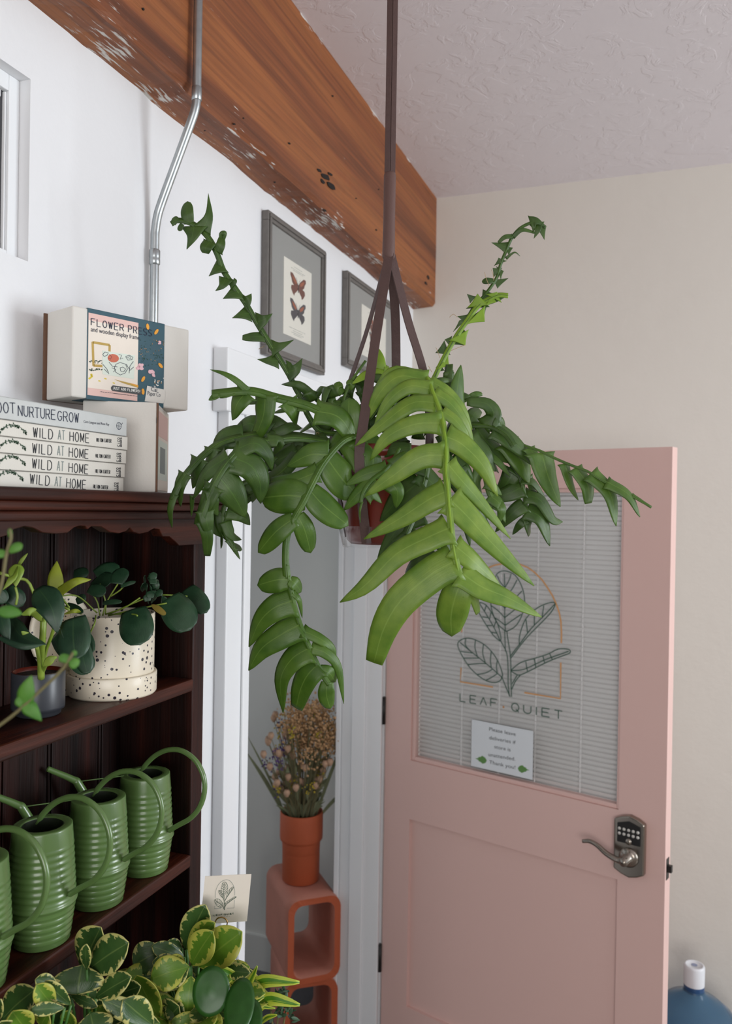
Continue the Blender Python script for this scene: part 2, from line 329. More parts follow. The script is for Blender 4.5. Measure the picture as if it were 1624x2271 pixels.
def word(mb, fr, s, p0, p1, h, wid=.62, lw=.0006, c1=.0005, mi=0, serif=0, up=None, narrow='I!+'):
    """letters of s from pixel p0 to pixel p1 (baseline) on the frame, h metres tall"""
    a0 = Vector(fr.pix(*p0)); a1 = Vector(fr.pix(*p1)); d = (a1-a0); L = d.length; d.normalize(); q = Vector((-d.y, d.x))
    if up is not None and q.y*up < 0: q = -q
    ws = [(.15 if ch in narrow else (.45 if ch == ' ' else 1)) for ch in s]
    tot = sum(ws); gap = (L - tot*0)/max(1e-6, tot + (len(s)-1)*(1/wid-1)); x = 0
    for ch, wd in zip(s, ws):
        lw_ = wd*gap
        for st in GL.get(ch, []):
            pts = [(a0 + d*(x+(px if wd > .2 else (px-.5)*.6+.075)*(lw_ if wd > .2 else gap)) + q*py*h) for px, py in st]
            if len(pts) <= 5:
                for v0, v1 in zip(pts[:-1], pts[1:]): mb.ribbon(fr, [(v0.x, v0.y), (v1.x, v1.y)], lw, .0001, c1, mi)
            else: mb.ribbon(fr, [(v.x, v.y) for v in pts], lw, .0001, c1, mi)
            if serif:
                for e in (st[0], st[-1]):
                    v = a0 + d*(x+e[0]*lw_) + q*e[1]*h
                    mb.ribbon(fr, [((v-d*serif).x, (v-d*serif).y), ((v+d*serif).x, (v+d*serif).y)], lw*.6, .0001, c1, mi)
        x += lw_ + gap*(1/wid-1)
def text_into(mb, fr, s, p0, p1, mi=0, h=None, c=.0004):
    """ordinary lettering fitted between two baseline pixels"""
    cu = bpy.data.curves.new('t', 'FONT'); cu.body = s; cu.resolution_u = 3; ob = bpy.data.objects.new('t', cu); COL.objects.link(ob)
    dg = bpy.context.evaluated_depsgraph_get(); me = bpy.data.meshes.new_from_object(ob.evaluated_get(dg))
    vs = [v.co.copy() for v in me.vertices]; x0 = min(v.x for v in vs); x1 = max(v.x for v in vs)
    a0 = Vector(fr.pix(*p0)); a1 = Vector(fr.pix(*p1)); d = a1-a0; k = d.length/(x1-x0); d.normalize(); q = Vector((-d.y, d.x)); ky = k if h is None else h/.72
    n = len(mb.v)
    for v in vs:
        p = a0 + d*(v.x-x0)*k + q*v.y*ky; mb.v.append(fr.P(p.x, p.y, c))
    flip = fr.r.cross(fr.u).dot(fr.n) < 0
    for p in me.polygons:
        ix = [n+i for i in p.vertices]; mb.face(ix[::-1] if flip else ix, mi=mi)
    bpy.data.objects.remove(ob); bpy.data.curves.remove(cu); bpy.data.meshes.remove(me)

# ------------------------------------------------------------ materials
M = dict(
 white=wall_mat('white_wall_paint', 'E9EAEC'), cream=wall_mat('warm_lit_wall_paint', 'DAD4CB', 70, .14), trim=plain('white_trim_paint', 'E8EAEC', .4, bump=.05, bscale=40),  # one wall paint; the cream copy has its warmer, dimmer light put in
 ceil=ceiling_mat(), grey=wall_mat('grey_vestibule_paint', 'D8D8D3', 40, .08), floor=plain('dark_floor', '7A716A', .35, var=.25, vscale=8),
 darkfloor=plain('charcoal_floor', '4E4D51', .5, var=.2), pink=plain('pink_door_paint', 'DBB8B0', .38, bump=.04, bscale=90),
 beam=wood('old_fir_beam', [(.28, hexc('5C3018')), (.45, hexc('834824')), (.58, hexc('97592C')), (.75, hexc('6E3D1E'))], (17, .45, 17), .55, .6, 1, True),
 dark=wood('dark_stained_oak', [(.3, hexc('160806')), (.5, hexc('32150E')), (.72, hexc('552617'))], (30, 1.2, 30), .42, .35, 1, coat=.05),
 darkv=wood('shaded_stained_planks', [(.3, hexc('0E0504')), (.5, hexc('1F0C09')), (.72, hexc('38160F'))], (30, 30, 1.3), .5, .35, 1),  # stain taken darker than the oak to paint in the hutch's inner shade
 metal=plain('galvanised_steel', 'AEB4B6', .32, .9, var=.25, vscale=60), nickel=plain('satin_nickel', '9A9288', .25, 1), black=plain('black', '171615', .4),
 frame=plain('grey_brown_frame', '66625E', .45, var=.25, vscale=60), matb=plain('grey_mat_board', '989996', .8), paper=plain('ivory_paper', 'E8E5DA', .8),
 card=plain('white_cardboard', 'D9D6CF', .75, bump=.15, bscale=250), cardd=plain('brown_corrugate', '6E5140', .85), book=plain('book_cover', 'D9D5CB', .55, bump=.2, bscale=500), bookg=plain('grey_book_cover', 'C5C8C6', .55, var=.06, vscale=80),
 pages=plain('book_pages', 'E2DACA', .8), ink=plain('black_ink', '23262B', .7), inkg=plain('grey_ink', '8B9490', .7), ink2=plain('navy_ink', '2B3347', .7), greenink=plain('green_ink', '3D5B4C', .6), copper=plain('copper_ink', 'D29A62', .5),
 leather=plain('brown_leather', '4A3430', .6, bump=.4, bscale=300, var=.15, vscale=90), leatherw=plain('wrapped_leather', '5C423C', .65, bump=.4, bscale=200),
 pot=plain('oxblood_plastic', '6B2418', .3, var=.1), soil=plain('potting_soil', '2B1D15', .95, bump=1, bscale=150, dist=.004), terra=plain('terracotta', 'B35632', .65, var=.12, vscale=14, bump=.3, bscale=120),
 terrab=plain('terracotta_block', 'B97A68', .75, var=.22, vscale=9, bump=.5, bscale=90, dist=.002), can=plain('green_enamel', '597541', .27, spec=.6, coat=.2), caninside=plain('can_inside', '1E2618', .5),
 speck=speckle_mat(), slate=plain('slate_glaze', '36393F', .35), gold=plain('brass_wire', 'B08C55', .3, 1),
 slat=plain('blind_slat', 'F1F0EE', .5), teal=plain('teal_print', '2E5360', .6, var=.2, vscale=60), pinkp=plain('pink_print', 'E2BDB4', .6), cream2=plain('cream_print', 'E9DFD2', .6, var=.05), wheat=plain('gold_print', 'B99A4C', .6), orange=plain('orange_print', 'E8A02E', .6), rose=plain('rose_print', 'E3B7BE', .6, var=.1, vscale=200), coral=plain('coral_print', 'C9694E', .6), mint=plain('pale_mint_print', 'D9E2D6', .6), yellow=plain('yellow_print', 'D9C22E', .6), wht=plain('white_print', 'F0F0EC', .6), dgreen=plain('dark_green_print', '2E4A33', .7),
 bfl1=plain('butterfly_russet', '6B3A30', .8, var=.4, vscale=150), bfl2=plain('butterfly_slate', '45434A', .8, var=.4, vscale=150), bflo=plain('butterfly_orange', 'A2583A', .8),
 straw=plain('dried_tan', 'BC966C', .9, var=.3, vscale=60), pod=plain('dried_pod', 'BC9A80', .8, var=.25, vscale=80), purple=plain('dried_purple', '5B4379', .9), ystat=plain('dried_yellow', 'B8A436', .9), sage=plain('dried_sage_leaf', '7C8263', .85, var=.25, vscale=40), stemd=plain('dried_stem', '77704F', .85, var=.2),
 cap=plain('white_plastic_cap', 'D5D6DA', .4), blue=plain('blue_shrink_band', '24466F', .35),
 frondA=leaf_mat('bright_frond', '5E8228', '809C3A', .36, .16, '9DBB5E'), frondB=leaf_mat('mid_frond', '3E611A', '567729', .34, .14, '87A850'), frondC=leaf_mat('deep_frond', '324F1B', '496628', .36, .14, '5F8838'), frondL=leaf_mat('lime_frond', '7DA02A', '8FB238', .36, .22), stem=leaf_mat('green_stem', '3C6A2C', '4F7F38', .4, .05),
 vari=leaf_mat('variegated_leaf', '2F4E24', '43632F', .25, .1, '8FA65C', 'C2BE74', .86), variY=leaf_mat('lime_variegated_leaf', '567F26', '6D932F', .25, .2, '9DB04E', 'B9BC52', .68), pilea=leaf_mat('pilea_leaf', '25422E', '35553C', .25, .05), pileab=leaf_mat('bright_pilea_leaf', '1F4A16', '2F5F22', .36, .1), phil=leaf_mat('philodendron_leaf', '233A2C', '33503A', .3, .05, '4F7046'), lime=leaf_mat('lime_new_leaf', 'A3B32E', 'B4C046', .35, .25), stripe=leaf_mat('striped_leaf', '4E8A1E', '5F9A26', .25, .2, '2E5A18', 'C9D94E', .42, True), petiole=leaf_mat('lime_petiole', '7E9A36', '93A848', .35, .05), vine=leaf_mat('vine_leaf', '3F7A22', '62983A', .4, .2), vinestem=plain('vine_stem', '6A6440', .7), thorn=leaf_mat('dark_spiky_leaf', '2C4A34', '3D5A40', .4, .06),
)
def glass_mat(name, tint, refl=.5, alpha=.1):
    mt = bpy.data.materials.new(name); mt.use_nodes = True; nt = mt.node_tree; nt.nodes.clear(); out = N(nt, 'ShaderNodeOutputMaterial')
    tr = N(nt, 'ShaderNodeBsdfTransparent'); tr.inputs[0].default_value = tint; gl = N(nt, 'ShaderNodeBsdfGlossy'); gl.inputs['Roughness'].default_value = .02
    fr = N(nt, 'ShaderNodeFresnel'); fr.inputs[0].default_value = 1.5; ms = N(nt, 'ShaderNodeMixShader')
    ge = N(nt, 'ShaderNodeNewGeometry'); iv = N(nt, 'ShaderNodeMath', operation='SUBTRACT'); iv.inputs[0].default_value = 1; nt.links.new(ge.outputs['Backfacing'], iv.inputs[1])
    mu = N(nt, 'ShaderNodeMath', operation='MULTIPLY'); nt.links.new(fr.outputs[0], mu.inputs[0]); nt.links.new(iv.outputs[0], mu.inputs[1])
    nt.links.new(mu.outputs[0], ms.inputs[0]); nt.links.new(tr.outputs[0], ms.inputs[1]); nt.links.new(gl.outputs[0], ms.inputs[2]); nt.links.new(ms.outputs[0], out.inputs[0]); return mt
M['glass'] = glass_mat('clear_glass', (.97, .97, .97, 1)); 
mt, nt, b = new_mat('blue_bottle_plastic'); b.inputs['Base Color'].default_value = (.16, .3, .45, 1); b.inputs['Transmission Weight'].default_value = .75; b.inputs['Roughness'].default_value = .12; b.inputs['IOR'].default_value = 1.2; M['bottle'] = mt
mt, nt, b = new_mat('dark_window_glass'); b.inputs['Base Color'].default_value = (.05, .05, .055, 1); b.inputs['Roughness'].default_value = .15; M['darkglass'] = mt

# ------------------------------------------------------------ room
H = 2.965; XW = -.88; YB = 2.85
b = MB(); b.box((-.88, -3, -.05), (3.6, 2.85, 0)); struct(b.build('floor', M['floor']))
b = MB(); b.box((-1.0, -3, H), (3.6, 2.97, H+.06)); struct(b.build('ceiling', M['ceil']))
WY0, WY1, WZ0, WZ1 = .15, .947, 2.197, 2.462
DY0, DY1, DZ = 1.585, 2.56, 2.045
b = MB()
for y0, y1, z0, z1 in ((-3, WY0, 0, H), (WY0, WY1, 0, WZ0), (WY0, WY1, WZ1, H), (WY1, DY0, 0, H), (DY0, DY1, DZ, H), (DY1, 2.97, 0, H)): b.box((-1.0, y0, z0), (XW, y1, z1))
struct(b.build('wall_left', M['white']))
b = MB(); b.box((XW, YB, 0), (3.6, YB+.12, H)); struct(b.build('wall_back', M['cream']))
b = MB()
for y0, y1, z0, z1 in ((-3, 2.85, 0, .7), (-3, 2.85, 2.65, H), (-3, -1.6, .7, 2.65), (2.1, 2.85, .7, 2.65)): b.box((3.6, y0, z0), (3.7, y1, z1))
struct(b.build('wall_right', M['cream']))
b = MB()
for x0, x1, z0, z1 in ((-1, 3.7, 0, .5), (-1, 3.7, 2.75, H), (-1, -.4, .5, 2.75), (2.4, 3.7, .5, 2.75)): b.box((x0, -3.1, z0), (x1, -3, z1))
struct(b.build('wall_front', M['cream']))
# vestibule beyond the doorway
b = MB(); b.box((-2.6, .9, -.05), (-.88, 3.04, 0)); struct(b.build('floor', M['darkfloor']))
b = MB(); b.box((-2.6, 2.92, 0), (-1.0, 3.04, 2.5)); b.box((-2.6, .8, 0), (-1.0, .9, 2.5)); b.box((-2.7, .8, 0), (-2.6, 3.04, .5)); b.box((-1.0, 2.92, 0), (-.999, 2.97, 2.5)); struct(b.build('wall_alcove', M['grey']))  # unseen outer end wall kept low, shaped to let daylight in
b = MB(); b.box((-2.6, .8, 2.5), (-1.0, 3.04, 2.56)); struct(b.build('ceiling', M['grey']))
b = MB(); b.box((-2.6, 2.906, 0), (-1.0, 2.92, .135)); struct(b.build('baseboard_alcove', M['grey']))
b = MB(); b.box((.25, 2.836, 0), (3.6, 2.85, .1)); struct(b.build('baseboard_back', M['trim'], bevel=.003))
# door casing of the doorway
b = MB(); b.box((XW, 1.487, 0), (-.853, 1.582, 2.05)); b.box((-.853, 1.553, 0), (-.847, 1.582, 2.05))
b.box((XW, 1.465, 2.04), (-.845, 2.74, 2.17))
b.box((-1.0, 1.585, 0), (XW, 1.6, 2.045)); b.box((-1.0, 1.6, 2.03), (XW, 2.545, 2.045))
struct(b.build('trim_1', M['trim'], bevel=.003))
b = MB(); b.box((-1.012, 2.542, 0), (-.872, 2.56, 2.045)); b.box((-.972, 2.528, 0), (-.925, 2.542, 2.045)); b.box((-1.03, 2.535, 0), (-1.012, 2.56, 2.045)); b.box((XW, 2.565, 0), (-.868, 2.60, 2.04))
struct(b.build('trim_2', M['trim'], bevel=.003))
# beam
b = MB(); ys = [-3+i*(YB+3)/160 for i in range(161)]; n0 = 0
for y in ys:
    k = lambda s_: .006*noise.noise(Vector((s_, y*5, 0)))+.003*noise.noise(Vector((s_, y*23, 3)))
    b.v += [Vector((XW, y, 2.572+k(1))), Vector((-.806+k(2)*.6, y, 2.574+k(3))), Vector((-.798+k(4)*.4, y, 2.585+k(5)*.5)), Vector((-.797, y, 2.78)), Vector((-.798, y, H)), Vector((XW, y, H))]
for i in range(160):
    for j in range(5): b.face([i*6+j, (i+1)*6+j, (i+1)*6+j+1, i*6+j+1])
b.face([0, 1, 2, 3, 4, 5][::-1]); o = b.build('ceiling_beam', M['beam'])
tag(o, 'old orange-brown timber beam running along the top of the white wall', 'beam')
BF = Fr((-.7965, 0, 0), (0, 1, 0)); b = MB(); rb_ = random.Random(2)
for x, y, L_, an in ((708, 378, 12, .7), (722, 392, 26, .75), (735, 412, 22, .8), (716, 402, 14, .9), (733, 386, 12, .6), (738, 213, 6, 1), (642, 318, 7, .6), (720, 466, 10, .6), (540, 262, 4, .7), (950, 615, 12, 1.2), (945, 628, 9, 1), (835, 510, 5, .8), (610, 404, 4, .7), (318, 20, 7, 1), (840, 420, 4, 1), (790, 440, 4, .5), (455, 290, 3, .5), (520, 275, 5, .5)):
    pp_ = []
    for i in range(9):
        a_ = 2*math.pi*i/9; u_ = L_*.5*math.cos(a_)*rb_.uniform(.7, 1.2); v_ = L_*.16*math.sin(a_)*rb_.uniform(.6, 1.4)+.6*math.sin(a_)
        pp_.append(BF.pix(x+u_*math.cos(an)-v_*math.sin(an), y+u_*math.sin(an)+v_*math.cos(an)))
    b.poly(BF, pp_, -.002, .0006)
b.build('nail_holes', plain('charred_hole', '140D09', .9), o)
# window in the left wall
wn = thing('window_1', (-.95, .55, 2.2), None, None); struct(wn)
b = MB()
for (x0, y0, z0, x1, y1, z1) in ((-.899, WY1-.021, WZ0, -.985, WY1, WZ1), (-.899, WY0, WZ0, -.985, WY1-.021, WZ0+.012), (-.899, WY0, WZ1-.024, -.985, WY1-.021, WZ1), (-.903, WY1-.0245, WZ0+.012, -.98, WY1-.0215, WZ1-.025), (-.905, WY0, WZ0+.012, -.98, WY1-.03, WZ0+.022), (-.905, WY0, WZ1-.036, -.98, WY1-.03, WZ1-.025)):
    b.box((min(x0, x1), y0, z0), (max(x0, x1), y1, z1))
b.build('window_frame', M['trim'], wn, bevel=.002)
b = MB(); b.box((-.914, WY0, WZ0+.014), (-.908, WY1-.023, WZ1-.02)); b.build('window_pane', M['darkglass'], wn)
# conduit
cp = thing('conduit_pipe', (-.866, 1.238, 1.9), 'galvanised metal conduit pipe bending round the beam down the white wall', 'pipe')
def bez(p): return catmull(p, 28)
b = MB(); YC = 1.238
pth = [Vector((-.784, YC, H)), Vector((-.784, YC, 2.60))] + catmull([Vector((x, YC, z)) for x, z in ((-.784, 2.556), (-.7865, 2.540), (-.794, 2.519), (-.823, 2.452), (-.8525, 2.384), (-.8615, 2.358), (-.866, 2.330))], 30) + [Vector((-.866, YC, 2.28)), Vector((-.866, YC, 1.2))]
b.tube(pth, .0078, 20); b.build('pipe', M['metal'], cp)
b = MB(); b.lathe((-.784, YC, 2.565), [(.0079, -.012), (.0088, -.011), (.0088, .011), (.0079, .012)], 24); b.build('coupling', M['metal'], cp); b = MB(); b.lathe((-.866, YC, 2.287), [(.0079, -.014), (.0098, -.012), (.0098, -.004), (.0092, -.002), (.0098, 0), (.0098, .012), (.0079, .014)], 24)
b.build('coupling', M['metal'], cp)
# picture frames
def picture(px, label, flies, tilt=0):
    (x0, y0), (x1, y1) = px
    pa = on(0, -.868, x0, y0); pb = on(0, -.868, x1, y1)
    Y0, z1 = pa.y, pa.z; Y1, z0 = pb.y, pb.z
    fr = Fr((-.868, Y0, z0), (0, math.cos(tilt), math.sin(tilt)), (0, -math.sin(tilt), math.cos(tilt))); W_, H_ = Y1-Y0, z1-z0
    t = thing('framed_print', (-.88, Y0, z0), label, 'picture', 'framed butterfly prints on the wall')
    b = MB(); m_ = .022
    for c in ((0, 0, W_, m_), (0, H_-m_, W_, H_), (0, m_, m_, H_-m_), (W_-m_, m_, W_, H_-m_)): b.boxp(fr, *c, -.01, .006)
    for c in ((.006, .006, W_-.006, .014), (.006, H_-.014, W_-.006, H_-.006), (.006, .014, .014, H_-.014), (W_-.014, .014, W_-.006, H_-.014)): b.boxp(fr, *c, .006, .01)
    b.build('frame', M['frame'], t, bevel=.0015)
    b = MB(); b.boxp(fr, m_, m_, W_-m_, H_-m_, -.008, 0.0); b.build('mat_board', M['matb'], t)
    b = MB(); pw, ph = W_*.48, H_*.56; ox, oy = W_*.28, H_*.20; b.boxp(fr, ox, oy, ox+pw, oy+ph, -.002, .0006)
    p = b.build('print', M['paper'], t)
    b = MB()
    for k, (cy, mi) in enumerate(((.70, 0), (.36, 1))):
        cx = ox+pw*.5; yy = oy+ph*cy; s = .027; sx_ = .045
        for sg in (-1, 1):
            up = [(0, .1), (.25, .55), (.7, 1.0), (.98, 1.02), (1.0, .75), (.85, .5), (.8, .25), (.6, .02), (.1, -.02)]
            lo = [(0, 0), (.55, 0), (.85, -.1), (.9, -.4), (.7, -.75), (.5, -.95), (.42, -.7), (.22, -.5), (0, -.2)]
            for q in (up, lo): b.poly(fr, [(cx+sg*x*sx_, yy+y*s) for x, y in q], .0006, .0010, mi)
            b.poly(fr, [(cx+sg*x*sx_, yy+y*s) for x, y in [(.2, .35), (.55, .7), (.8, .8), (.62, .4), (.3, .15)]], .0010, .0013, 2)
            b.ribbon(fr, [(cx, yy+.1*s), (cx+sg*.15*sx_, yy+.6*s), (cx+sg*.28*sx_, yy+.8*s)], .0006, .0006, .0009, 3)
        b.poly(fr, [(cx-.05*s, yy+.2*s), (cx+.05*s, yy+.2*s), (cx+.04*s, yy-.5*s), (cx-.04*s, yy-.5*s)], .001, .0018, 3)
    b.build('butterfly_illustration', [M['bfl1'], M['bfl2'], M['bflo'], M['ink']], t)
    b = MB()
    for q, (ya, wd) in enumerate(((.94, .3), (.91, .5), (.89, .36), (.12, .6), (.09, .34), (.065, .44), (.045, .3))):
        n_ = 9; x_ = ox+pw*(.5-wd/2)
        for i in range(n_):
            l_ = pw*wd/n_; b.ribbon(fr, [(x_+i*l_, oy+ph*ya), (x_+i*l_+l_*random.uniform(.5, .85), oy+ph*ya)], .0012, .0006, .0008)
    b.build('caption_lines', M['inkg'], t)
    b = MB(); b.boxp(fr, m_, m_, W_-m_, H_-m_, .0025, .0035); b.build('glass', M['glass'], t)
picture(((592, 466), (716, 836)), 'grey-framed print of two butterflies nearest the metal pipe', 2, .012)
picture(((768, 600), (878, 862)), 'grey-framed print mostly hidden behind the leather straps', 2, .01)

# ------------------------------------------------------------ pink door
HG = Vector((-.862, 2.56, .012)); DR = Vector((.9577, -.2878, 0)).normalized(); D = Fr(HG, DR)
door = thing('door_1', HG, None, None); struct(door)
b = MB(); T = .044; W_, TOP = .911, 2.008
GA0, GA1, GB0, GB1 = .106, .784, 1.02, 1.899
PA0, PA1, PB0, PB1 = .10, .778, .22, .83
b.boxp(D, 0, 0, GA0-.006, TOP, -T, 0); b.boxp(D, GA1, 0, W_, TOP, -T, 0)
b.boxp(D, GA0-.006, GB1, GA1, TOP, -T, 0); b.boxp(D, GA0-.006, PB1, GA1, GB0, -T, 0); b.boxp(D, GA0-.006, 0, GA1, PB0, -T, 0)
b.boxp(D, PA0-.002, PB0, PA1+.008, PB1, -T+.012, -.012)
b.build('door_leaf', M['pink'], door)
b = MB()
for c in ((GA0-.006, GB0, GA0+.006, GB1), (GA1-.008, GB0, GA1, GB1), (GA0+.006, GB0, GA1-.008, GB0+.012), (GA0+.006, GB1-.012, GA1-.008, GB1)): b.boxp(D, *c, -.03, -.006)
b.build('glazing_bead', M['pink'], door, bevel=.002)
b = MB(); b.boxp(D, GA0, GB0, GA1, GB1, -.018, -.014); b.build('glass_pane', M['glass'], door)
b = MB(); k = 0; z = GB0+.004
while z < GB1-.01:
    b.boxf(D.P(GA0, z, -.034), D.r*(GA1-GA0), D.u*.0100+D.n*.0075, D.n*.0006-D.u*.0002); z += .0138
b.boxp(D, GA0, GB0, GA1, GB1, -.046, -.045)
for a in (.27, .4, .52, .66): b.boxp(D, a, GB0, a+.004, GB1, -.0285, -.028)
b.build('window_blind', M['slat'], door)
# logo traced on the glass
K = crop(880, 1200, 2.619); G = Fr(D.P(0, 0, -.0138), DR); Q = lambda L: [G.pix(*K(x, y)) for x, y in L]
LOGO_ARCH = [[(375, 735), (370, 817), (560, 848)], [(742, 880), (952, 915), (954, 705)],
 [(957, 593), (958, 530), (955, 470), (946, 420), (930, 372), (908, 322), (880, 275), (845, 225), (800, 180), (760, 152), (715, 135), (670, 128), (620, 130), (570, 140), (525, 158), (480, 190), (440, 235), (410, 290), (390, 350), (381, 420), (378, 530)]]
LOGO_LEAF = [[(660, 905), (640, 860), (612, 790)], [(668, 905), (665, 830), (664, 760), (662, 680), (655, 620), (645, 560), (640, 520)], [(655, 900), (648, 830), (648, 760), (645, 690), (636, 640), (605, 580)], [(628, 520), (632, 640)],
 [(612, 790), (600, 812), (560, 822), (500, 800), (430, 740), (380, 665), (355, 605), (368, 578), (400, 565), (440, 568), (500, 595), (550, 640), (590, 700), (615, 770), (612, 790)],
 [(368, 588), (430, 640), (500, 695), (560, 745), (612, 792)], [(430, 640), (400, 605), (402, 568)], [(470, 670), (455, 620), (458, 575)], [(515, 705), (500, 650), (505, 600)], [(550, 735), (545, 690), (550, 642)], [(585, 765), (580, 730), (585, 695)], [(440, 650), (395, 645), (372, 640)], [(480, 680), (430, 680), (390, 680)], [(520, 712), (470, 712), (412, 718)], [(555, 745), (520, 765), (470, 775)], [(585, 770), (555, 790), (520, 808)],
 [(632, 522), (590, 485), (562, 430), (548, 370), (552, 310), (572, 250), (575, 205), (600, 178), (640, 175), (690, 200), (728, 265), (744, 345), (732, 420), (695, 490), (645, 522), (632, 522)],
 [(626, 190), (629, 300), (628, 420), (632, 522)], [(629, 270), (600, 235), (585, 200)], [(629, 330), (595, 290), (570, 262)], [(628, 390), (590, 345), (556, 320)], [(628, 445), (590, 405), (550, 375)], [(630, 490), (600, 465), (570, 445)], [(629, 270), (655, 225), (665, 190)], [(629, 330), (670, 280), (700, 225)], [(628, 390), (690, 330), (728, 290)], [(628, 445), (690, 395), (740, 350)], [(630, 490), (680, 455), (725, 425)],
 [(602, 582), (560, 545), (505, 462), (470, 395), (478, 358), (520, 372), (560, 430), (590, 490), (606, 560), (602, 582)], [(480, 360), (530, 440), (570, 510), (602, 580)], [(510, 410), (520, 375)], [(540, 455), (548, 415)], [(565, 500), (578, 465)], [(530, 445), (498, 440)], [(555, 490), (525, 490)], [(580, 535), (550, 530)],
 [(713, 600), (716, 545), (750, 452), (820, 387), (890, 358), (922, 363), (900, 410), (850, 465), (780, 535), (730, 592), (662, 682)], [(922, 363), (850, 440), (780, 510), (713, 602)], [(713, 602), (690, 630), (662, 668)], [(760, 530), (752, 455)], [(800, 490), (800, 405)], [(845, 445), (855, 375)],
 [(662, 752), (720, 706), (800, 682), (880, 656), (940, 627), (1000, 629), (1006, 650), (960, 668), (880, 700), (800, 740), (720, 777), (690, 771), (662, 752)], [(662, 752), (740, 745), (860, 690), (1000, 640)], [(720, 777), (690, 815), (668, 862)], [(700, 780), (670, 830)], [(760, 755), (750, 700)], [(810, 735), (800, 685)], [(860, 708), (850, 668)], [(905, 690), (890, 655)]]
b = MB()
for L in LOGO_ARCH: b.ribbon(G, Q(L), .0045)
word(b, G, '+', K(607, 975), K(635, 980), .018, lw=.0035, narrow='')
b.build('arch_emblem', M['copper'], door)
b = MB()
for L in LOGO_LEAF:
    q = Q(L)
    if len(q) > 2: q = [(v.x, v.y) for v in catmull([Vector((a, c_, 0)) for a, c_ in q], 3*(len(q)-1))]
    b.ribbon(G, q, .0030, .0001, .0005)
b.build('leaf_emblem', M['greenink'], door)
b = MB(); word(b, G, 'LE^F', K(368, 930), K(583, 965), .0235, .6, .0030, narrow=''); word(b, G, 'QUIET', K(668, 985), K(962, 1036), .0235, .6, .0030)
b.build('shop_lettering', M['greenink'], door)
# paper notice
pn = [G.pix(*K(*q)) for q in ((438, 1035), (795, 1090), (795, 1370), (438, 1305))]
a0, a1 = pn[0][0], pn[1][0]; b1, b0 = pn[0][1], pn[3][1]
no = thing('paper_notice', G.P(a0, b0), 'white delivery notice taped to the door glass below the lettering', 'notice')
b = MB(); b.boxp(G, a0, b0, a1, b1, .0006, .0010); b.build('sheet', plain('notice_paper', 'DADFE3', .7), no)
b = MB(); G2 = Fr(G.P(0, 0, .0009), DR)
for s_, p0, p1 in (('Please leave', (538, 1100), (692, 1132)), ('deliveries if', (538, 1150), (692, 1180)), ('store is', (568, 1203), (662, 1222)), ('unattended.', (533, 1248), (690, 1276)), ('Thank you!', (538, 1292), (690, 1325))): text_into(b, G2, s_, K(*p0), K(*p1), h=.011)
b.build('lettering', M['ink'], no)
b = MB()
for cx, cy, sg in ((490, 1268, -1), (738, 1325, 1)):
    pts = [(-1, 0), (-.7, .5), (-.2, .75), (.1, .45), (.4, .4), (.5, .15), (1, 0), (.5, -.15), (.4, -.4), (.1, -.5), (-.3, -.8), (-.8, -.5)]
    b.poly(G2, [G2.pix(*K(cx+sg*x*34, cy-y*30+sg*x*6)) for x, y in pts], .0001, .0004)
b.build('leaf_motif', plain('leaf_motif_green', '5E8A4A', .7), no)
# lock
lk = MB(); LA0, LA1, LB0, LB1 = .779, .862, .855, 1.012
out = [(LA0, LB0+.012), (LA0+.02, LB0+.002), (LA0+.042, LB0-.004), (LA0+.064, LB0+.002), (LA1, LB0+.012), (LA1, LB0+.07), (LA1, LB0+.11), (LA1, LB1-.01), (LA0+.064, LB1), (LA0+.042, LB1+.006), (LA0+.02, LB1), (LA0, LB1-.01)]
lk.poly(D, out, 0, .02); lock = lk.build('door_lock', M['nickel'], door, bevel=.004, bseg=3)
b = MB(); b.poly(D, [(LA0+.010, LB0+.088), (LA1-.010, LB0+.088), (LA1-.010, LB1-.018), (LA0+.042, LB1-.008), (LA0+.010, LB1-.018)], .0195, .0225)
kp = b.build('keypad', M['black'], lock, bevel=.002)
b = MB()
for i in range(5):
    for j in range(2): b.lathe(D.P(LA0+.0165+i*.0125, LB0+.112+j*.013, .022), [(.0001, .0025), (.0038, .002), (.0044, 0)], 12, ax=D.n)
b.build('keypad_buttons', plain('pale_button', 'C9C7C0', .4), lock)
b = MB(); b.lathe(D.P(LA0+.042, LB0+.095, .022), [(.0001, .006), (.006, .006), (.0085, .003), (.0095, 0)], 20, ax=D.n); b.build('keyhole', M['nickel'], lock)
b = MB(); b.lathe(D.P(LA0+.042, LB0+.052, .018), [(.026, 0), (.026, .006), (.018, .010), (.0115, .014), (.0105, .046), (.0001, .048)], 28, ax=D.n)
c0 = D.P(LA0+.042, LB0+.052, .054)
b.tube(catmull([c0+D.r*.008, c0-D.r*.02+D.u*.000, c0-D.r*.05+D.u*.008-D.n*.002, c0-D.r*.075+D.u*.022-D.n*.004, c0-D.r*.098+D.u*.027-D.n*.006, c0-D.r*.118+D.u*.022-D.n*.006], 20), [.0105]*3+[.0085-.0002*i for i in range(18)], 12)
b.build('lever_handle', M['nickel'], lock)
b = MB(); b.boxf(D.P(W_, .86, -.032), D.r*.0012, D.u*.056, D.n*.022); b.boxf(D.P(W_, .88, -.027), D.r*.012, D.u*.018, D.n*.012); b.build('latch', M['black'], door)
for zz in (.30, 1.12, 1.42+.36):
    b = MB(); b.tube([D.P(-.006, zz, .004), D.P(-.006, zz+.09, .004)], .007, 12); b.build('hinge', M['black'], door)

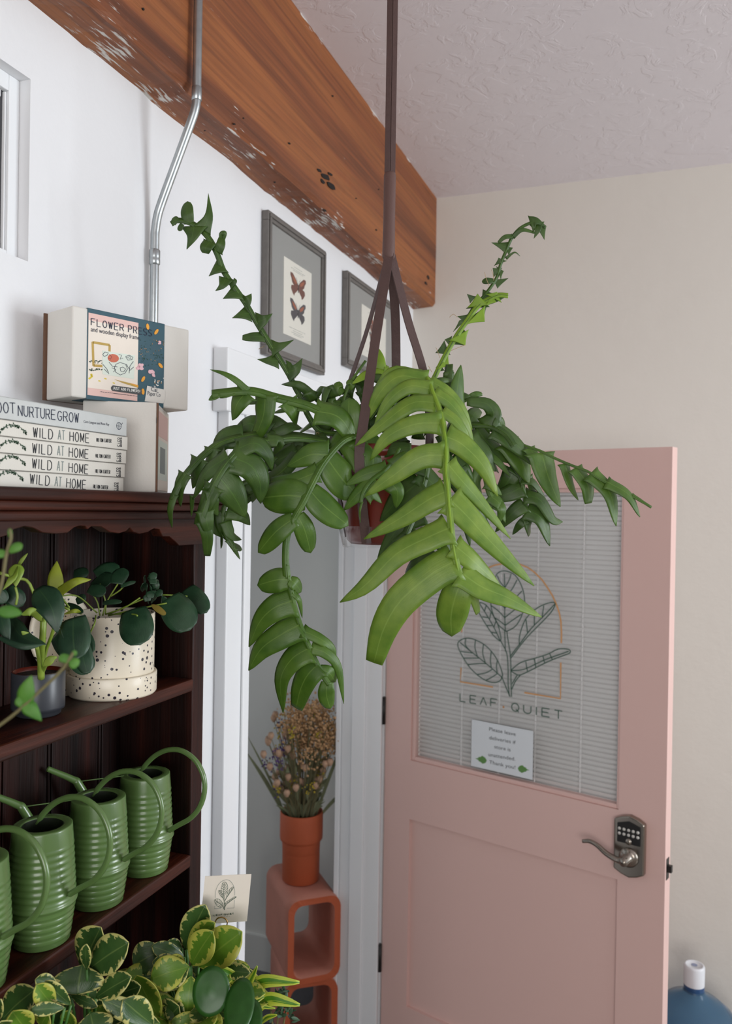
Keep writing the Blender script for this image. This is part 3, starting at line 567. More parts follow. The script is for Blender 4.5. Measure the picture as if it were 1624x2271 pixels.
# ------------------------------------------------------------ water bottle
WB = Vector((.10, 2.66, 0)); wb = thing('water_bottle', WB, 'blue water cooler bottle with white cap standing behind the pink door', 'bottle')
b = MB(); b.lathe(WB, [(.001, .002), (.12, .004), (.134, .02), (.135, .05), (.128, .06), (.135, .07), (.135, .15), (.128, .16), (.135, .17), (.135, .27), (.130, .31), (.112, .345), (.08, .372), (.045, .39), (.031, .402), (.028, .42), (.028, .45), (.0275, .45), (.0001, .4505)], 64)
b.build('bottle_body', M['bottle'], wb)
b = MB(); b.lathe(WB, [(.0285, .405), (.0295, .408), (.0295, .425), (.0285, .428)], 40); b.build('neck_band', M['blue'], wb)
b = MB(); b.lathe(WB, [(.0300, .425), (.0302, .478), (.028, .483), (.024, .484), (.022, .482), (.0001, .482)], 40); b.build('cap', M['cap'], wb)
b = MB(); b.lathe(WB, [(.0001, .4826), (.009, .4826)], 20); b.build('cap_mark', plain('cap_mark_blue', '8C93AB', .6), wb)

# ------------------------------------------------------------ terracotta blocks, vase and bouquet
def rrect(w, h, r, n=6):
    P = []
    for cx, cy, a in ((w-r, r, -90), (w-r, h-r, 0), (r, h-r, 90), (r, r, 180)):
        P += [(cx+r*math.cos(math.radians(a+90*i/n)), cy+r*math.sin(math.radians(a+90*i/n))) for i in range(n+1)]
    return P
def block(o, rot, label, h=.279, w=.18, dep=.29):
    Wd = Vector((.751, .66, 0)); Wd.rotate(Matrix.Rotation(rot, 3, 'Z')); Dd = Vector((-Wd.y, Wd.x, 0))
    o = Vector(o); b = MB(); A = rrect(w, h, .038); B = [(x*(w-.04)/w+.02, y*(h-.04)/h+.02) for x, y in A]; k = len(A); sg = 5
    for i in range(sg+1):
        for L in (A, B):
            for x, y in L: b.v.append(o + Wd*(x+.0012*noise.noise(Vector((x*60, y*60, i)))) + Vector((0, 0, y)) + Dd*(dep*i/sg + (.002*noise.noise(Vector((x*90, y*90, 2))) if i in (0, sg) else 0)))
    for i in range(sg):
        for j in range(k):
            j2 = (j+1) % k; a = i*2*k; c = (i+1)*2*k
            b.face([a+j, a+j2, c+j2, c+j], smooth=True); b.face([a+k+j2, a+k+j, c+k+j, c+k+j2], smooth=True)
    for j in range(k):
        j2 = (j+1) % k; b.face([j2, j, k+j, k+j2], mi=1); a = sg*2*k; b.face([a+j, a+j2, a+k+j2, a+k+j], mi=1)
    ob = b.build('terracotta_block', [M['terrab'], M['terra']]); tag(ob, label, 'block', 'hollow terracotta blocks in the doorway'); return ob
block((-1.133, 2.407, .281), 0, 'upper hollow terracotta block carrying the dried flower vase')
block((-1.152, 2.425, 0), -.10, 'lower hollow terracotta block on the floor beneath another')
VC = Vector((-1.168, 2.575, .561))
va = thing('terracotta_vase', VC, 'stepped orange terracotta vase standing on the hollow blocks', 'vase')
b = MB(); b.lathe(VC, [(.001, .0), (.060, 0), (.064, .004), (.0645, .13), (.066, .137), (.073, .142), (.074, .15), (.074, .232), (.0725, .236), (.069, .236), (.068, .23), (.067, .15), (.060, .02), (.001, .015)], 56)
b.build('vase_body', M['terra'], va)
bq = thing('dried_bouquet', VC+Vector((0, 0, .03)), 'tall dried flower bouquet in brown, purple and yellow in the terracotta vase', 'bouquet')
st, pd, ta, pu, ye, sg = MB(), MB(), MB(), MB(), MB(), MB()
vt = VC+Vector((0, 0, .20)); rnd = random.Random(5)
CX, CY_ = _R0, _F0
for i in range(150):
    u = rnd.uniform(-1, 1); v = rnd.uniform(-1, 1); hh = rnd.uniform(.13, .40)*(1-.25*u*u)
    base = vt + CX*u*.03 + CY_*v*.03; tip = vt + CX*(u*(.165 if u < 0 else .125)*(hh/.34)**.7+.005) + CY_*v*.10 + Vector((0, 0, hh))
    mid = base.lerp(tip, .5) + Vector((0, 0, .02)); P = catmull([base-Vector((0, 0, .1)), base, mid, tip], 8)
    st.tube(P, .0013, 5, cap=False)
    k = rnd.random()
    if hh > .25 and u > -.35 and k < .75:
        for q in range(60): ta.ball(tip+Vector((rnd.gauss(0, .020), rnd.gauss(0, .020), rnd.gauss(0, .024))), rnd.uniform(.0022, .0048), 6, 4)
    elif k < .55:
        pd.lathe(tip, [(.001, -.012), (.006, -.008), (.0105, 0), (.0115, .006), (.009, .011), (.007, .012), (.0085, .014), (.001, .013)], 10)
    elif u < .1 and k < .8:
        mbx = pu if rnd.random() < .65 else ye
        for q in range(14): mbx.ball(tip+Vector((rnd.gauss(0, .006), rnd.gauss(0, .006), rnd.gauss(-.01, .014))), rnd.uniform(.002, .0038), 5, 4)
    elif k < .92: 
        for q in range(10): ye.ball(tip+Vector((rnd.gauss(0, .006), rnd.gauss(0, .006), rnd.gauss(0, .01))), rnd.uniform(.002, .0036), 5, 4)
    for q in range(1 if rnd.random() < .8 else 2):
        s0 = rnd.randrange(2, 6); p = P[s0]; d = (Vector((rnd.uniform(-1, 1), rnd.uniform(-1, 1), 0))+CX*u*1.2)*.03 + Vector((0, 0, rnd.uniform(.03, .075)))
        sg.blade([p, p+d*.5+Vector((0, 0, .012)), p+d], rnd.uniform(.008, .016), 'o', -_F0+Vector((rnd.uniform(-.6, .6), 0, rnd.uniform(0, .6))), .3, nu=6, nv=2)
for (px, py, w_) in ((545, 1665, .014), (548, 1630, .008), (785, 1738, .012), (770, 1625, .012), (640, 1590, .018), (695, 1650, .014)):
    e = at(px, py, 2.80); p = vt+CX*((px-664)/2500)
    sg.blade([p, p.lerp(e, .5)+Vector((0, 0, .01)), e], w_, 'o', -_F0+Vector((.2, 0, .4)), .3, nu=10, nv=2)
st.build('stems', M['stemd'], bq); pd.build('seed_pods', M['pod'], bq); ta.build('tan_blooms', M['straw'], bq); pu.build('purple_statice', M['purple'], bq); ye.build('yellow_statice', M['ystat'], bq); sg.build('dried_leaves', M['sage'], bq)

# ------------------------------------------------------------ dark wood cabinet
XC = -.72; YR = 1.151; YL = -.45
cb = thing('hutch_cabinet', (-.8, .35, 0), 'dark stained wooden hutch with open shelves against the white wall', 'cabinet')
b = MB(); b.box((-.878, YR, 1.0), (XC, YR+.034, 1.83)); b.build('side_panel', M['darkv'], cb, bevel=.002)
b = MB(); b.box((-.878, YL-.034, 1.0), (XC, YL, 1.83)); b.build('side_panel', M['darkv'], cb, bevel=.002)
b = MB(); y = YR; b.box((-.878, YL, 1.0), (-.868, YR, 1.83))
edges = [YR]
for px in (225, 113, 4): edges.append(on(0, -.86, px, 1250).y)
while edges[-1] > YL: edges.append(edges[-1]-(.092))
for i in range(len(edges)-1):
    y1, y0 = edges[i], max(YL, edges[i+1]); b.box((-.868, y0+.0085, 1.0), (-.860, y1-.002, 1.83)); b.tube([(-.8625, y0+.0035, 1.0), (-.8625, y0+.0035, 1.83)], .003, 8)
b.build('back_panel', M['darkv'], cb, bevel=.0012)
for zt in (1.564, 1.277):
    b = MB(); b.box((-.860, YL, zt-.020), (XC+.002, YR, zt)); b.build('shelf', M['dark'], cb, bevel=.003, bseg=2)
b = MB(); b.box((-.878, YL-.05, 1.824), (-.703, YR+.045, 1.837)); b.box((-.878, YL-.06, 1.837), (-.692, YR+.055, 1.849)); b.box((-.878, YL-.07, 1.849), (-.684, YR+.062, 1.8635))
b.build('cornice', M['dark'], cb, bevel=.004, bseg=3)
VF = Fr((-.711, 0, 0), (0, 1, 0)); pv = [(-900, 1240), (-500, 1215), (-200, 1204), (-90, 1196)]
sc = [(-40, 1200), (0, 1192), (20, 1186), (32, 1174), (55, 1167), (75, 1171), (95, 1181), (125, 1184), (150, 1182), (165, 1170), (178, 1166), (190, 1167), (195, 1174), (204, 1167), (225, 1168), (245, 1180), (265, 1183), (280, 1178), (288, 1170), (296, 1180), (310, 1184), (328, 1180), (342, 1172), (354, 1174), (361, 1190), (376, 1190), (388, 1200), (398, 1210), (452, 1206)]
pts = [VF.pix(*q) for q in sc]; yv = pts[0][0]; zv = pts[0][1]
left = []; yy = yv
while yy > YL:
    left.append((yy, zv-.006+.012*abs(math.sin((yv-yy)*22)))); yy -= .01
pts = [(YL, 1.83)] + left[::-1] + pts + [(YR+.034, pts[-1][1]), (YR+.034, 1.83)]
b = MB(); b.poly(VF, pts, -.018, 0); b.build('scalloped_valance', M['dark'], cb, bevel=.0008, bseg=1)
b = MB(); b.box((-.878, YL-.04, .0), (-.50, YR+.0, .985)); b.build('lower_cupboard', M['darkv'], cb)
b = MB(); b.box((-.878, YL-.06, .985), (-.47, YR+.0, 1.005)); b.build('counter', M['dark'], cb, bevel=.003)

# ------------------------------------------------------------ books and boxes on the cabinet
XS = -.715; zb = 1.8637; KB = crop(0, 650, 3.248)
def book(z0, th, pxr, pyr, mat, label, lettering):
    yr = on(0, XS, pxr, pyr).y; fr = Fr((XS, yr, z0), (0, 1, 0)); L = .26
    t = thing('book', (XS-.07, yr-.13, z0), label, 'book', 'books lying flat on the cabinet')
    b = MB(); d = .148
    b.boxf(fr.P(-L, 0, -d), fr.r*L, fr.n*d, fr.u*.0012); b.boxf(fr.P(-L, th-.0016, -d), fr.r*L, fr.n*d, fr.u*.0012); b.boxp(fr, -L, 0, 0, th-.0004, -.0015, 0)
    b.build('cover', mat, t, bevel=.0005)
    b = MB(); b.boxp(fr, -L+.002, .0012, -.002, th-.0016, -d+.003, -.0015); b.build('pages', M['pages'], t)
    lettering(fr, t)
tb = .0193
def wild(k):
    dy = (0, 114, 224, 335)[k]; dx = (0, -6, -8, -24)[k]
    def f(fr, t):
        b = MB(); X = lambda x, y: KB(x+dx, y+dy)
        hh = .0118
        word(b, fr, 'WILD', X(238, 1034+3), X(378, 1050+3), hh, .66, .0010); word(b, fr, 'HOME', X(502, 1062+3), X(640, 1076+3), hh, .66, .0010)
        word(b, fr, 'HILTON', X(694, 1070), X(742, 1074), .0048, .62, .0004); word(b, fr, 'CARTER', X(752, 1074), X(800, 1078), .0048, .62, .0004)
        b2 = fr.pix(*X(858, 1105)); 
        for s_, xo, h_ in (('CICO', 860, .0042), ('BOOKS', 876, .0036)):
            a0, a1 = Vector(fr.pix(*X(xo, 1106-k*4))), Vector(fr.pix(*X(xo, 1038-k*4))); 
            # vertical words: small upright frame turned by 90 degrees
            fr2 = Fr(fr.P(a0.x, a0.y), fr.u, -fr.r); fr2.n = fr.n; L_ = (a1-a0).length; gp = L_/(len(s_)*1.0)
            for i, ch in enumerate(s_):
                for st_ in GL[ch]: b.ribbon(fr2, [((i+.0)*gp+px*gp*.72, (py)*h_) for px, py in st_], .0007, .0001, .0004)
        b.build('title', M['ink'], t)
        b = MB(); word(b, fr, 'AT', X(418, 1054), X(465, 1059), hh, .7, .0011); b.build('title_word', M['inkg'], t)
        b = MB(); rr = random.Random(3)
        stem = [(-60, 1010), (0, 985), (50, 955), (100, 945), (150, 970), (188, 1010)]; q = [fr.pix(*X(x, y)) for x, y in stem]; b.ribbon(fr, q, .0005)
        for i in range(46):
            u = rr.random(); j = min(4, int(u*5)); f_ = u*5-j; cx = stem[j][0]*(1-f_)+stem[j+1][0]*f_ + rr.uniform(-10, 10); cy = stem[j][1]*(1-f_)+stem[j+1][1]*f_ + rr.uniform(-12, 22)*(1.1-u*.6)
            ca, cb_ = fr.pix(*X(cx, cy)); an = rr.uniform(0, 6); r_ = .0011*rr.uniform(.7, 1.2)
            b.poly(fr, [(ca+r_*math.cos(an+2*math.pi*i_/6)*(1.3 if i_ % 3 == 0 else .8), cb_+r_*math.sin(an+2*math.pi*i_/6)*(1.3 if i_ % 3 == 0 else .8)) for i_ in range(6)], .0001, .0005)
        b.build('sprig_print', M['dgreen'], t)
    return f
bl = ['cream book with a green sprig spine, topmost of the four matching ones', 'cream sprig-spined book, second from the top of the four matching ones', 'cream sprig-spined book, third from the top of the four matching ones', 'cream sprig-spined book lying directly on the cabinet top']
for k, (pr, py) in enumerate(((283, 985), (280, 1012), (277, 1040), (274, 1070))):
    book(zb+(3-k)*tb, tb, pr, py, M['book'], bl[k], wild(k))
def root(fr, t):
    b = MB(); w_ = lambda s_, a, c, h_: word(b, fr, s_, KB(*a), KB(*c), h_, .70, .0010, serif=.0009, narrow='')
    w_('ROOT', (-75, 858), (108, 866), .0118); w_('NURTURE', (130, 882), (395, 912), .0118); w_('GROW', (415, 917), (565, 934), .0118)
    text_into(b, fr, 'Caro Langton and Rose Ray', KB(602, 934), KB(786, 955), h=.0036)
    c = Vector(fr.pix(*KB(856, 957))); r_ = .0050
    b.ribbon(fr, [(c.x+r_*math.cos(2*math.pi*i/20), c.y+r_*math.sin(2*math.pi*i/20)) for i in range(21)], .0006); b.ribbon(fr, [(c.x-r_, c.y), (c.x+r_, c.y)], .0005); b.ribbon(fr, [(c.x, c.y-r_), (c.x, c.y+r_)], .0005); b.ribbon(fr, [(c.x+r_, c.y+.002), (c.x+r_*1.6, c.y+.005)], .0006)
    b.build('title', M['ink2'], t)
book(zb+4*tb, .0265, 281, 950, M['bookg'], 'thicker grey-spined gardening book lying on top of the book stack', root)

def carton(name, P0, ang, L, dep, h, label, flap=True):
    R_ = camdir(ang); B_ = camdir(ang-90); fr = Fr(P0, R_); t = thing(name, P0, label, 'box', 'cardboard boxes on the cabinet')
    b = MB(); b.boxf(Vector(P0), R_*L, B_*dep, Vector((0, 0, h))); b.build('carton', M['card'], t, bevel=.002)
    return t, fr, R_, B_
# lower box
P2 = at(345, 1086, 1.2); P2.z = 1.8637
RL = -camdir(83); RB = camdir(-7)
t2 = thing('cardboard_box', P2, 'plain sided white cardboard box under the flower press box', 'box', 'cardboard boxes on the cabinet')
b = MB(); b.boxf(P2, RL*.105, RB*.150, Vector((0, 0, .1322))); b.build('carton', M['card'], t2, bevel=.002)
b = MB(); b.boxf(P2+Vector((0, 0, .001)), camdir(83)*.0025, RB*.004, Vector((0, 0, .1305))); b.build('flap_edge', M['cardd'], t2)
FB2 = Fr(P2, RB); b = MB(); b.boxp(FB2, .006, .004, .145, .126, .0001, .0006); b.boxp(FB2, .012, .085, .13, .122, .0006, .0009, 1); b.boxp(FB2, .012, .02, .13, .08, .0006, .0009, 2)
b.boxp(FB2, .04, .03, .1, .07, .0009, .0012, 3)
b.build('side_label', [M['cream2'], M['pinkp'], M['mint'], M['inkg']], t2)
b = MB(); word(b, FB2, 'FLOWER', (347, 938), (364, 946), .008, .6, .0009); b.build('side_lettering', M['ink'], t2)
# upper box
P1 = at(158, 878, 1.15); P1.z = P2.z+.1324
RA = camdir(41.2); BA = camdir(41.2-90); bx = thing('flower_press_box', P1, 'white cardboard box with teal and pink flower press label', 'box', 'cardboard boxes on the cabinet')
b = MB(); b.boxf(P1, RA*.200, BA*.072, Vector((0, 0, .1285))); b.build('carton', M['card'], bx, bevel=.0025)
b = MB(); b.boxf(P1+BA*.0722-RA*.004, RA*.205, BA*.003, Vector((0, 0, .127))); b.build('back_flap', M['cardd'], bx)
FA = Fr(P1, RA); KA = crop(180, 680, 6.496); A = lambda x, y: FA.pix(*KA(x, y))
pts_ = lambda L: [A(x, y) for x, y in L]
bandm = [M['teal'], M['pinkp'], M['cream2'], M['wheat'], M['mint'], M['coral'], M['orange'], M['rose'], M['yellow'], M['wht'], M['black'], M['dgreen'], M['card'], M['straw']]
b = MB()
a0_ = A(90, 60)[0]; a1_ = A(1200, 300)[0]; am = A(815, 700)[0]; hB = .1285
b.boxf(FA.P(a0_, -.0006, -.04), FA.r*(a1_-a0_), FA.n*.0408, FA.u*.0006); b.boxp(FA, a0_, -.0006, a1_, hB+.0006, 0, .0006)
b.boxf(FA.P(a0_, hB, -.072), FA.r*(a1_-a0_), FA.n*.0726, FA.u*.0006)
b.boxp(FA, a0_+.0015, .005, am, hB-.006, .0006, .0008, 1); b.boxp(FA, a0_+.0015, .0155, am, hB-.0165, .0008, .0010, 2)
def ell(cx, cy, rx, ry, mi, c=.0012, rot=0, n=14): 
    b.poly(FA, [A(cx+rx*math.cos(2*math.pi*i/n)*math.cos(rot)-ry*math.sin(2*math.pi*i/n)*math.sin(rot), cy+rx*math.cos(2*math.pi*i/n)*math.sin(rot)+ry*math.sin(2*math.pi*i/n)*math.cos(rot)) for i in range(n)], .0009, c, mi)
for L in ([(160, 510), (172, 855)], [(160, 515), (405, 555)], [(405, 555), (402, 700)], [(172, 850), (300, 858)]): b.ribbon(FA, pts_(L), .0035, .0009, .0013, 3)
rr = random.Random(9)
for i in range(26): ell(rr.uniform(100, 295), rr.uniform(780, 815), 12, 5, 11, .0013, rr.uniform(-.6, .6), 6)
for i in range(22): ell(rr.uniform(100, 295), rr.uniform(895, 925), 14, 5, 11, .0013, rr.uniform(-.6, .6), 6)
b.poly(FA, pts_([(298, 632), (768, 705), (755, 1045), (302, 975)]), .0010, .0014, 4)
ell(455, 745, 82, 60, 5, .0017, .15)
for i in range(5): ell(132+rr.uniform(-22, 22), 980+i*14, 16, 14, 8, .0013, 0, 7)
for cx, cy in ((258, 1072), (465, 1102), (345, 1040)): ell(cx, cy, 20, 9, 8, .0013, .3, 7)
b.poly(FA, pts_([(475, 1050), (812, 1130), (812, 1170), (600, 1105)]), .0010, .0014, 3); b.poly(FA, pts_([(700, 1105), (815, 1132), (815, 1168)]), .0014, .0016, 6)
for cx, cy, ro in ((953, 290, 1.4), (1078, 365, -1), (1138, 850, .9), (888, 1045, -1.1), (885, 1225, 1.5)): ell(cx, cy, 46, 22, 6, .0014, ro, 8)
for cx, cy, s_ in ((860, 870, 62), (1005, 930, 60), (1125, 520, 36), (815, 880, 40), (1035, 985, 34)):
    for i in range(6): ell(cx+rr.uniform(-.45, .45)*s_, cy+rr.uniform(-.45, .45)*s_, s_*.5, s_*.38, 7, .0013+.0001*i, rr.uniform(0, 3), 8)
for i in range(90): ell(rr.uniform(830, 1190), rr.uniform(480, 860), rr.uniform(5, 16), rr.uniform(2, 5), rr.choice([11, 11, 13]), .0011, rr.uniform(0, 3), 5)
for i in range(14): ell(rr.uniform(1050, 1190), rr.uniform(1030, 1150), rr.uniform(8, 18), rr.uniform(6, 12), rr.choice([13, 12]), .0012, rr.uniform(0, 3), 6)
b.poly(FA, pts_([(945, 1140), (1203, 1200), (1200, 1330), (1175, 1395), (910, 1365)]), .0010, .0014, 12)
b.poly(FA, pts_([(425, 1160), (450, 1135), (850, 1190), (870, 1220), (860, 1262), (840, 1272), (445, 1215), (425, 1190)]), .0011, .0015, 10)
b.build('printed_sleeve', bandm, bx)
b = MB(); F3 = Fr(FA.P(0, 0, .0012), RA)
word(b, F3, 'FLOWER', KA(145, 268), KA(612, 355), .0098, .66, .0010, narrow=''); word(b, F3, 'PRESS', KA(680, 366), KA(1020, 430), .0098, .66, .0010, narrow='')
text_into(b, F3, 'and wooden display frame', KA(140, 355), KA(840, 480), h=.0068)
for L in ([(310, 690), (340, 655), (390, 665), (375, 700), (330, 720), (310, 690)], [(500, 830), (560, 805), (640, 830), (665, 900), (630, 960), (560, 985), (490, 940), (480, 870), (500, 830)], [(560, 880), (600, 870), (640, 900), (610, 940), (570, 930), (560, 880)], [(640, 720), (690, 700), (745, 730), (730, 765), (670, 770), (640, 720)], [(665, 735), (700, 720), (720, 745), (680, 755)], [(310, 830), (370, 900), (400, 970)], [(330, 900), (380, 950)], [(690, 960), (700, 860), (750, 790)], [(700, 920), (755, 870)], [(690, 900), (650, 830)], [(400, 690), (440, 720), (420, 760), (390, 740)], [(400, 800), (450, 860), (520, 870)], [(540, 690), (580, 700), (560, 760), (600, 740)], [(440, 880), (500, 910), (460, 940)]):
    b.ribbon(F3, [F3.pix(*KA(x, y)) for x, y in L], .0006, .0003, .0006)
for s_, p0, p1, h_ in (('Cal', (1005, 1215), (1090, 1232), .007), ('Paper Co', (955, 1275), (1140, 1300), .0066)): text_into(b, F3, s_, KA(*p0), KA(*p1), h=h_, c=.0006)
for yy, xa, xb in ((1232, 280, 790), (1238, 480, 700)):
    x = xa
    while x < xb:
        L_ = rr.uniform(10, 40); b.ribbon(F3, [F3.pix(*KA(x, 1225+(x-280)*.125)), F3.pix(*KA(x+L_, 1225+(x+L_-280)*.125))], .0006, .0001, .0004); x += L_+9
b.build('label_lettering', M['ink2'], bx)
b = MB(); F4 = Fr(FA.P(0, 0, .0016), RA); word(b, F4, 'JUST ADD FLOWERS!', KA(455, 1190), KA(845, 1236), .0036, .62, .0006, narrow='!'); b.build('strapline_lettering', M['wht'], bx)

# ------------------------------------------------------------ watering cans
def make_can(loc, label):
    loc = Vector(loc); t = thing('watering_can', loc, label, 'watering can', 'green ribbed watering cans on the lower shelf')
    b = MB(); pr = [(.001, .0), (.034, 0), (.0362, .002)]
    for i in range(5):       # ribs below the seam
        z = .006+i*.0085; r_ = .0362+(z/.05)*.0068; pr += [(r_-.0014, z), (r_+.0002, z+.0022), (r_+.0007, z+.0045), (r_+.0002, z+.0072)]
    pr += [(.0432, .050), (.0446, .0515), (.0450, .0530), (.0442, .0548), (.0430, .0562)]
    n_ = 9
    for i in range(n_*4+1):
        z = .058+i*.0745/(n_*4); r_ = .0428-.0050*((z-.058)/.09); amp = .0006 if z < .127 else 0
        pr.append((r_+amp*math.cos(2*math.pi*i/4), z))
    pr += [(.0380, .140), (.0375, .1475), (.0372, .1495), (.0362, .1502), (.028, .1502), (.0262, .1497), (.0258, .148)]
    b.lathe(loc, pr, 56); b.build('can_body', M['can'], t)
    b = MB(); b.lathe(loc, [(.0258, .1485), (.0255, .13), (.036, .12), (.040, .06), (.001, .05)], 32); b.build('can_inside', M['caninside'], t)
    b = MB(); hd = []
    # handle loop in the X-Z plane, leaving the top rim and returning to the seam
    P = [(-.010, .149), (.003, .166), (.020, .181), (.042, .191), (.066, .192), (.090, .180), (.104, .158), (.106, .134), (.098, .110), (.082, .091), (.062, .078), (.047, .068), (.0435, .064)]
    pth = catmull([loc+Vector((x, 0, z)) for x, z in P], 48); b.tube(pth, [.0018]*2+[.0040]*44+[.0030, .0020, .0012], 12)
    b.build('handle', M['can'], t)
    b = MB(); P = [(-.026, -.030, .036), (-.044, -.052, .085), (-.064, -.076, .146), (-.070, -.083, .156), (-.093, -.110, .177)]; b.tube(catmull([loc+Vector(q_) for q_ in P], 20), [.0085-.00022*i for i in range(21)], 12, cap=False)
    b.build('spout', M['can'], t)
    b = MB(); b.tube([loc+Vector((-.066, -.079, .152)), loc+Vector((-.022, -.025, .150))], .0010, 6); b.build('brace_wire', M['can'], t)
    return t
SH = 1.2772
cans = []
cl = ['green watering can nearest the right end of the lower shelf', 'green watering can second from the right end of the shelf', 'green watering can third from the right, beside the cropped one', 'green watering can cut off by the left edge of the photo']
c0 = make_can((-.757, 1.078, SH), cl[0]); cans.append(c0)
for i, y in enumerate((.966, .854, .742)):
    c = copy_tree(c0); c.location = (-.757, y, SH); c['label'] = cl[i+1]
# ------------------------------------------------------------ pots on the upper shelf
SZ = 1.5642
PC = Vector((-.776, 1.018, SZ)); pp = thing('potted_pilea', PC, 'round-leaved pilea in a cream speckled pot on the upper shelf', 'plant')
b = MB(); b.lathe(PC, [(.001, .004), (.058, .004), (.0605, .02), (.0610, .118), (.0600, .1195), (.058, .119), (.0570, .10), (.056, .09), (.001, .088)], 64); b.build('pot', M['speck'], pp)
b = MB(); b.lathe(PC, [(.001, 0), (.0625, 0), (.0645, .003), (.0650, .030), (.0640, .032), (.0605, .0315), (.0605, .02)], 64); b.build('saucer', M['speck'], pp)
b = MB(); b.lathe(PC, [(.0568, .100), (.03, .103), (.001, .104)], 32); b.build('soil', M['soil'], pp)
K1 = crop(0, 1150, 3.248); K2 = crop(0, 1150, 4.544)
CN = -FW
def leafp(mb, k, base, tip, w_, t0, t1=None, prof='o', mid=None, cup=.2, n=None, fold=0, nu=14, mi=0, tw=0):
    """one leaf; base and tip are sighted points at distances t0 and t1"""
    t1 = t0 if t1 is None else t1; sc_ = k(1, 0)[0]-k(0, 0)[0]
    A_ = at(*k(*base), t0); C_ = at(*k(*tip), t1); Bm = A_.lerp(C_, .5) + (UP*.04*(C_-A_).length) + CN*.06*(C_-A_).length
    if mid: Bm = at(*k(*mid), (t0+t1)/2-.01)
    mb.blade([A_, Bm, C_], w_*sc_*(t0+t1)/2/FPX, prof, n or (CN+UP*.3), cup, fold, nu, 6, mi, tw)
def stemp(mb, k, pts, ts, r, seg=8): mb.tube(catmull([at(*k(x, y), t) for (x, y), t in zip(pts, ts)], 12), r, seg)
b = MB()   # pilea discs
for (bs, tp, wd, t0, t1) in (((960, 650), (1010, 912), 220, 1.16, 1.12), ((1215, 570), (1370, 805), 215, 1.17, 1.14), ((1350, 500), (1490, 680), 130, 1.22, 1.19), ((690, 410), (860, 340), 120, 1.24, 1.26), ((840, 470), (890, 355), 110, 1.2, 1.22), ((530, 400), (640, 390), 80, 1.25, 1.25), ((640, 500), (760, 540), 90, 1.19, 1.18), ((740, 610), (880, 600), 36, 1.17, 1.16), ((430, 800), (640, 1010), 230, 1.13, 1.07), ((530, 950), (650, 1110), 150, 1.12, 1.10), ((870, 490), (980, 455), 30, 1.2, 1.2), ((700, 420), (770, 490), 160, 1.24, 1.22), ((480, 620), (600, 680), 50, 1.17, 1.15), ((550, 600), (620, 560), 60, 1.18, 1.18)):
    leafp(b, K1, bs, tp, wd*1.12, t0, t1, 'r', cup=.12, n=CN+UP*.55)
for i in range(22): 
    x, y = random.choice([(1030, 440), (1105, 430), (1100, 485), (1120, 540), (1060, 500), (1165, 580), (1080, 560)]); x += random.uniform(-25, 25); y += random.uniform(-20, 20)
    leafp(b, K1, (x, y+22), (x+random.uniform(-10, 10), y-28), 58, 1.2+random.uniform(-.02, .02), 1.19, 'r', n=CN+UP*.6+RT*random.uniform(-.5, .5))
b.build('foliage', M['pilea'], pp, solid=.0008)
b = MB()
for pts, ts in (([(760, 690), (900, 640), (1010, 570)], (1.2, 1.18, 1.18)), ([(800, 690), (960, 690), (990, 700)], (1.2, 1.15, 1.14)), ([(780, 700), (1000, 650), (1200, 610)], (1.2, 1.18, 1.16)), ([(740, 700), (770, 600), (850, 470)], (1.2, 1.2, 1.2)), ([(720, 700), (700, 600), (650, 520)], (1.2, 1.2, 1.2)), ([(800, 560), (860, 520), (890, 490)], (1.2,)*3), ([(760, 690), (760, 600), (720, 470)], (1.22,)*3), ([(690, 700), (680, 760), (645, 830)], (1.16, 1.13, 1.13)), ([(780, 690), (1100, 560), (1350, 560)], (1.2, 1.2, 1.2)), ([(700, 680), (560, 560), (420, 560)], (1.19, 1.17, 1.15))):
    stemp(b, K1, pts, ts, .0011)
b.build('petioles', M['petiole'], pp)
b = MB(); leafp(b, K1, (1090, 620), (1215, 712), 46, 1.17, 1.15, 'o'); b.build('yellowed_leaf', plain('yellowed_leaf', '8A7A34', .6), pp, solid=.0006)
b = MB(); leafp(b, K1, (400, 545), (655, 440), 70, 1.14, 1.15, 'p', mid=(540, 455)); leafp(b, K1, (400, 540), (410, 305), 110, 1.14, 1.15, 'h', n=CN+RT*.3); leafp(b, K1, (590, 690), (460, 690), 32, 1.16, 1.14, 'o', mid=(540, 665))
limeleaf = b
# round speckled dish behind
DC = Vector((-.846, .988, SZ+.088)); dh = thing('speckled_dish', DC, 'round speckled cream dish leaning behind the pilea pot', 'dish')
b = MB(); ax_ = Vector((1, -.1, .12)); b.lathe(DC, [(.001, -.003), (.055, -.003), (.06, .0), (.06, .004), (.056, .005), (.05, .002), (.001, .002)], 48, ax=ax_); b.build('dish_body', M['speck'], dh)
b = MB(); b.lathe(DC-Vector((0, 0, .056)), [(.045, -.032), (.045, -.026), (.02, 0), (.001, 0)], 4); b.build('easel_stand', M['speck'], dh)
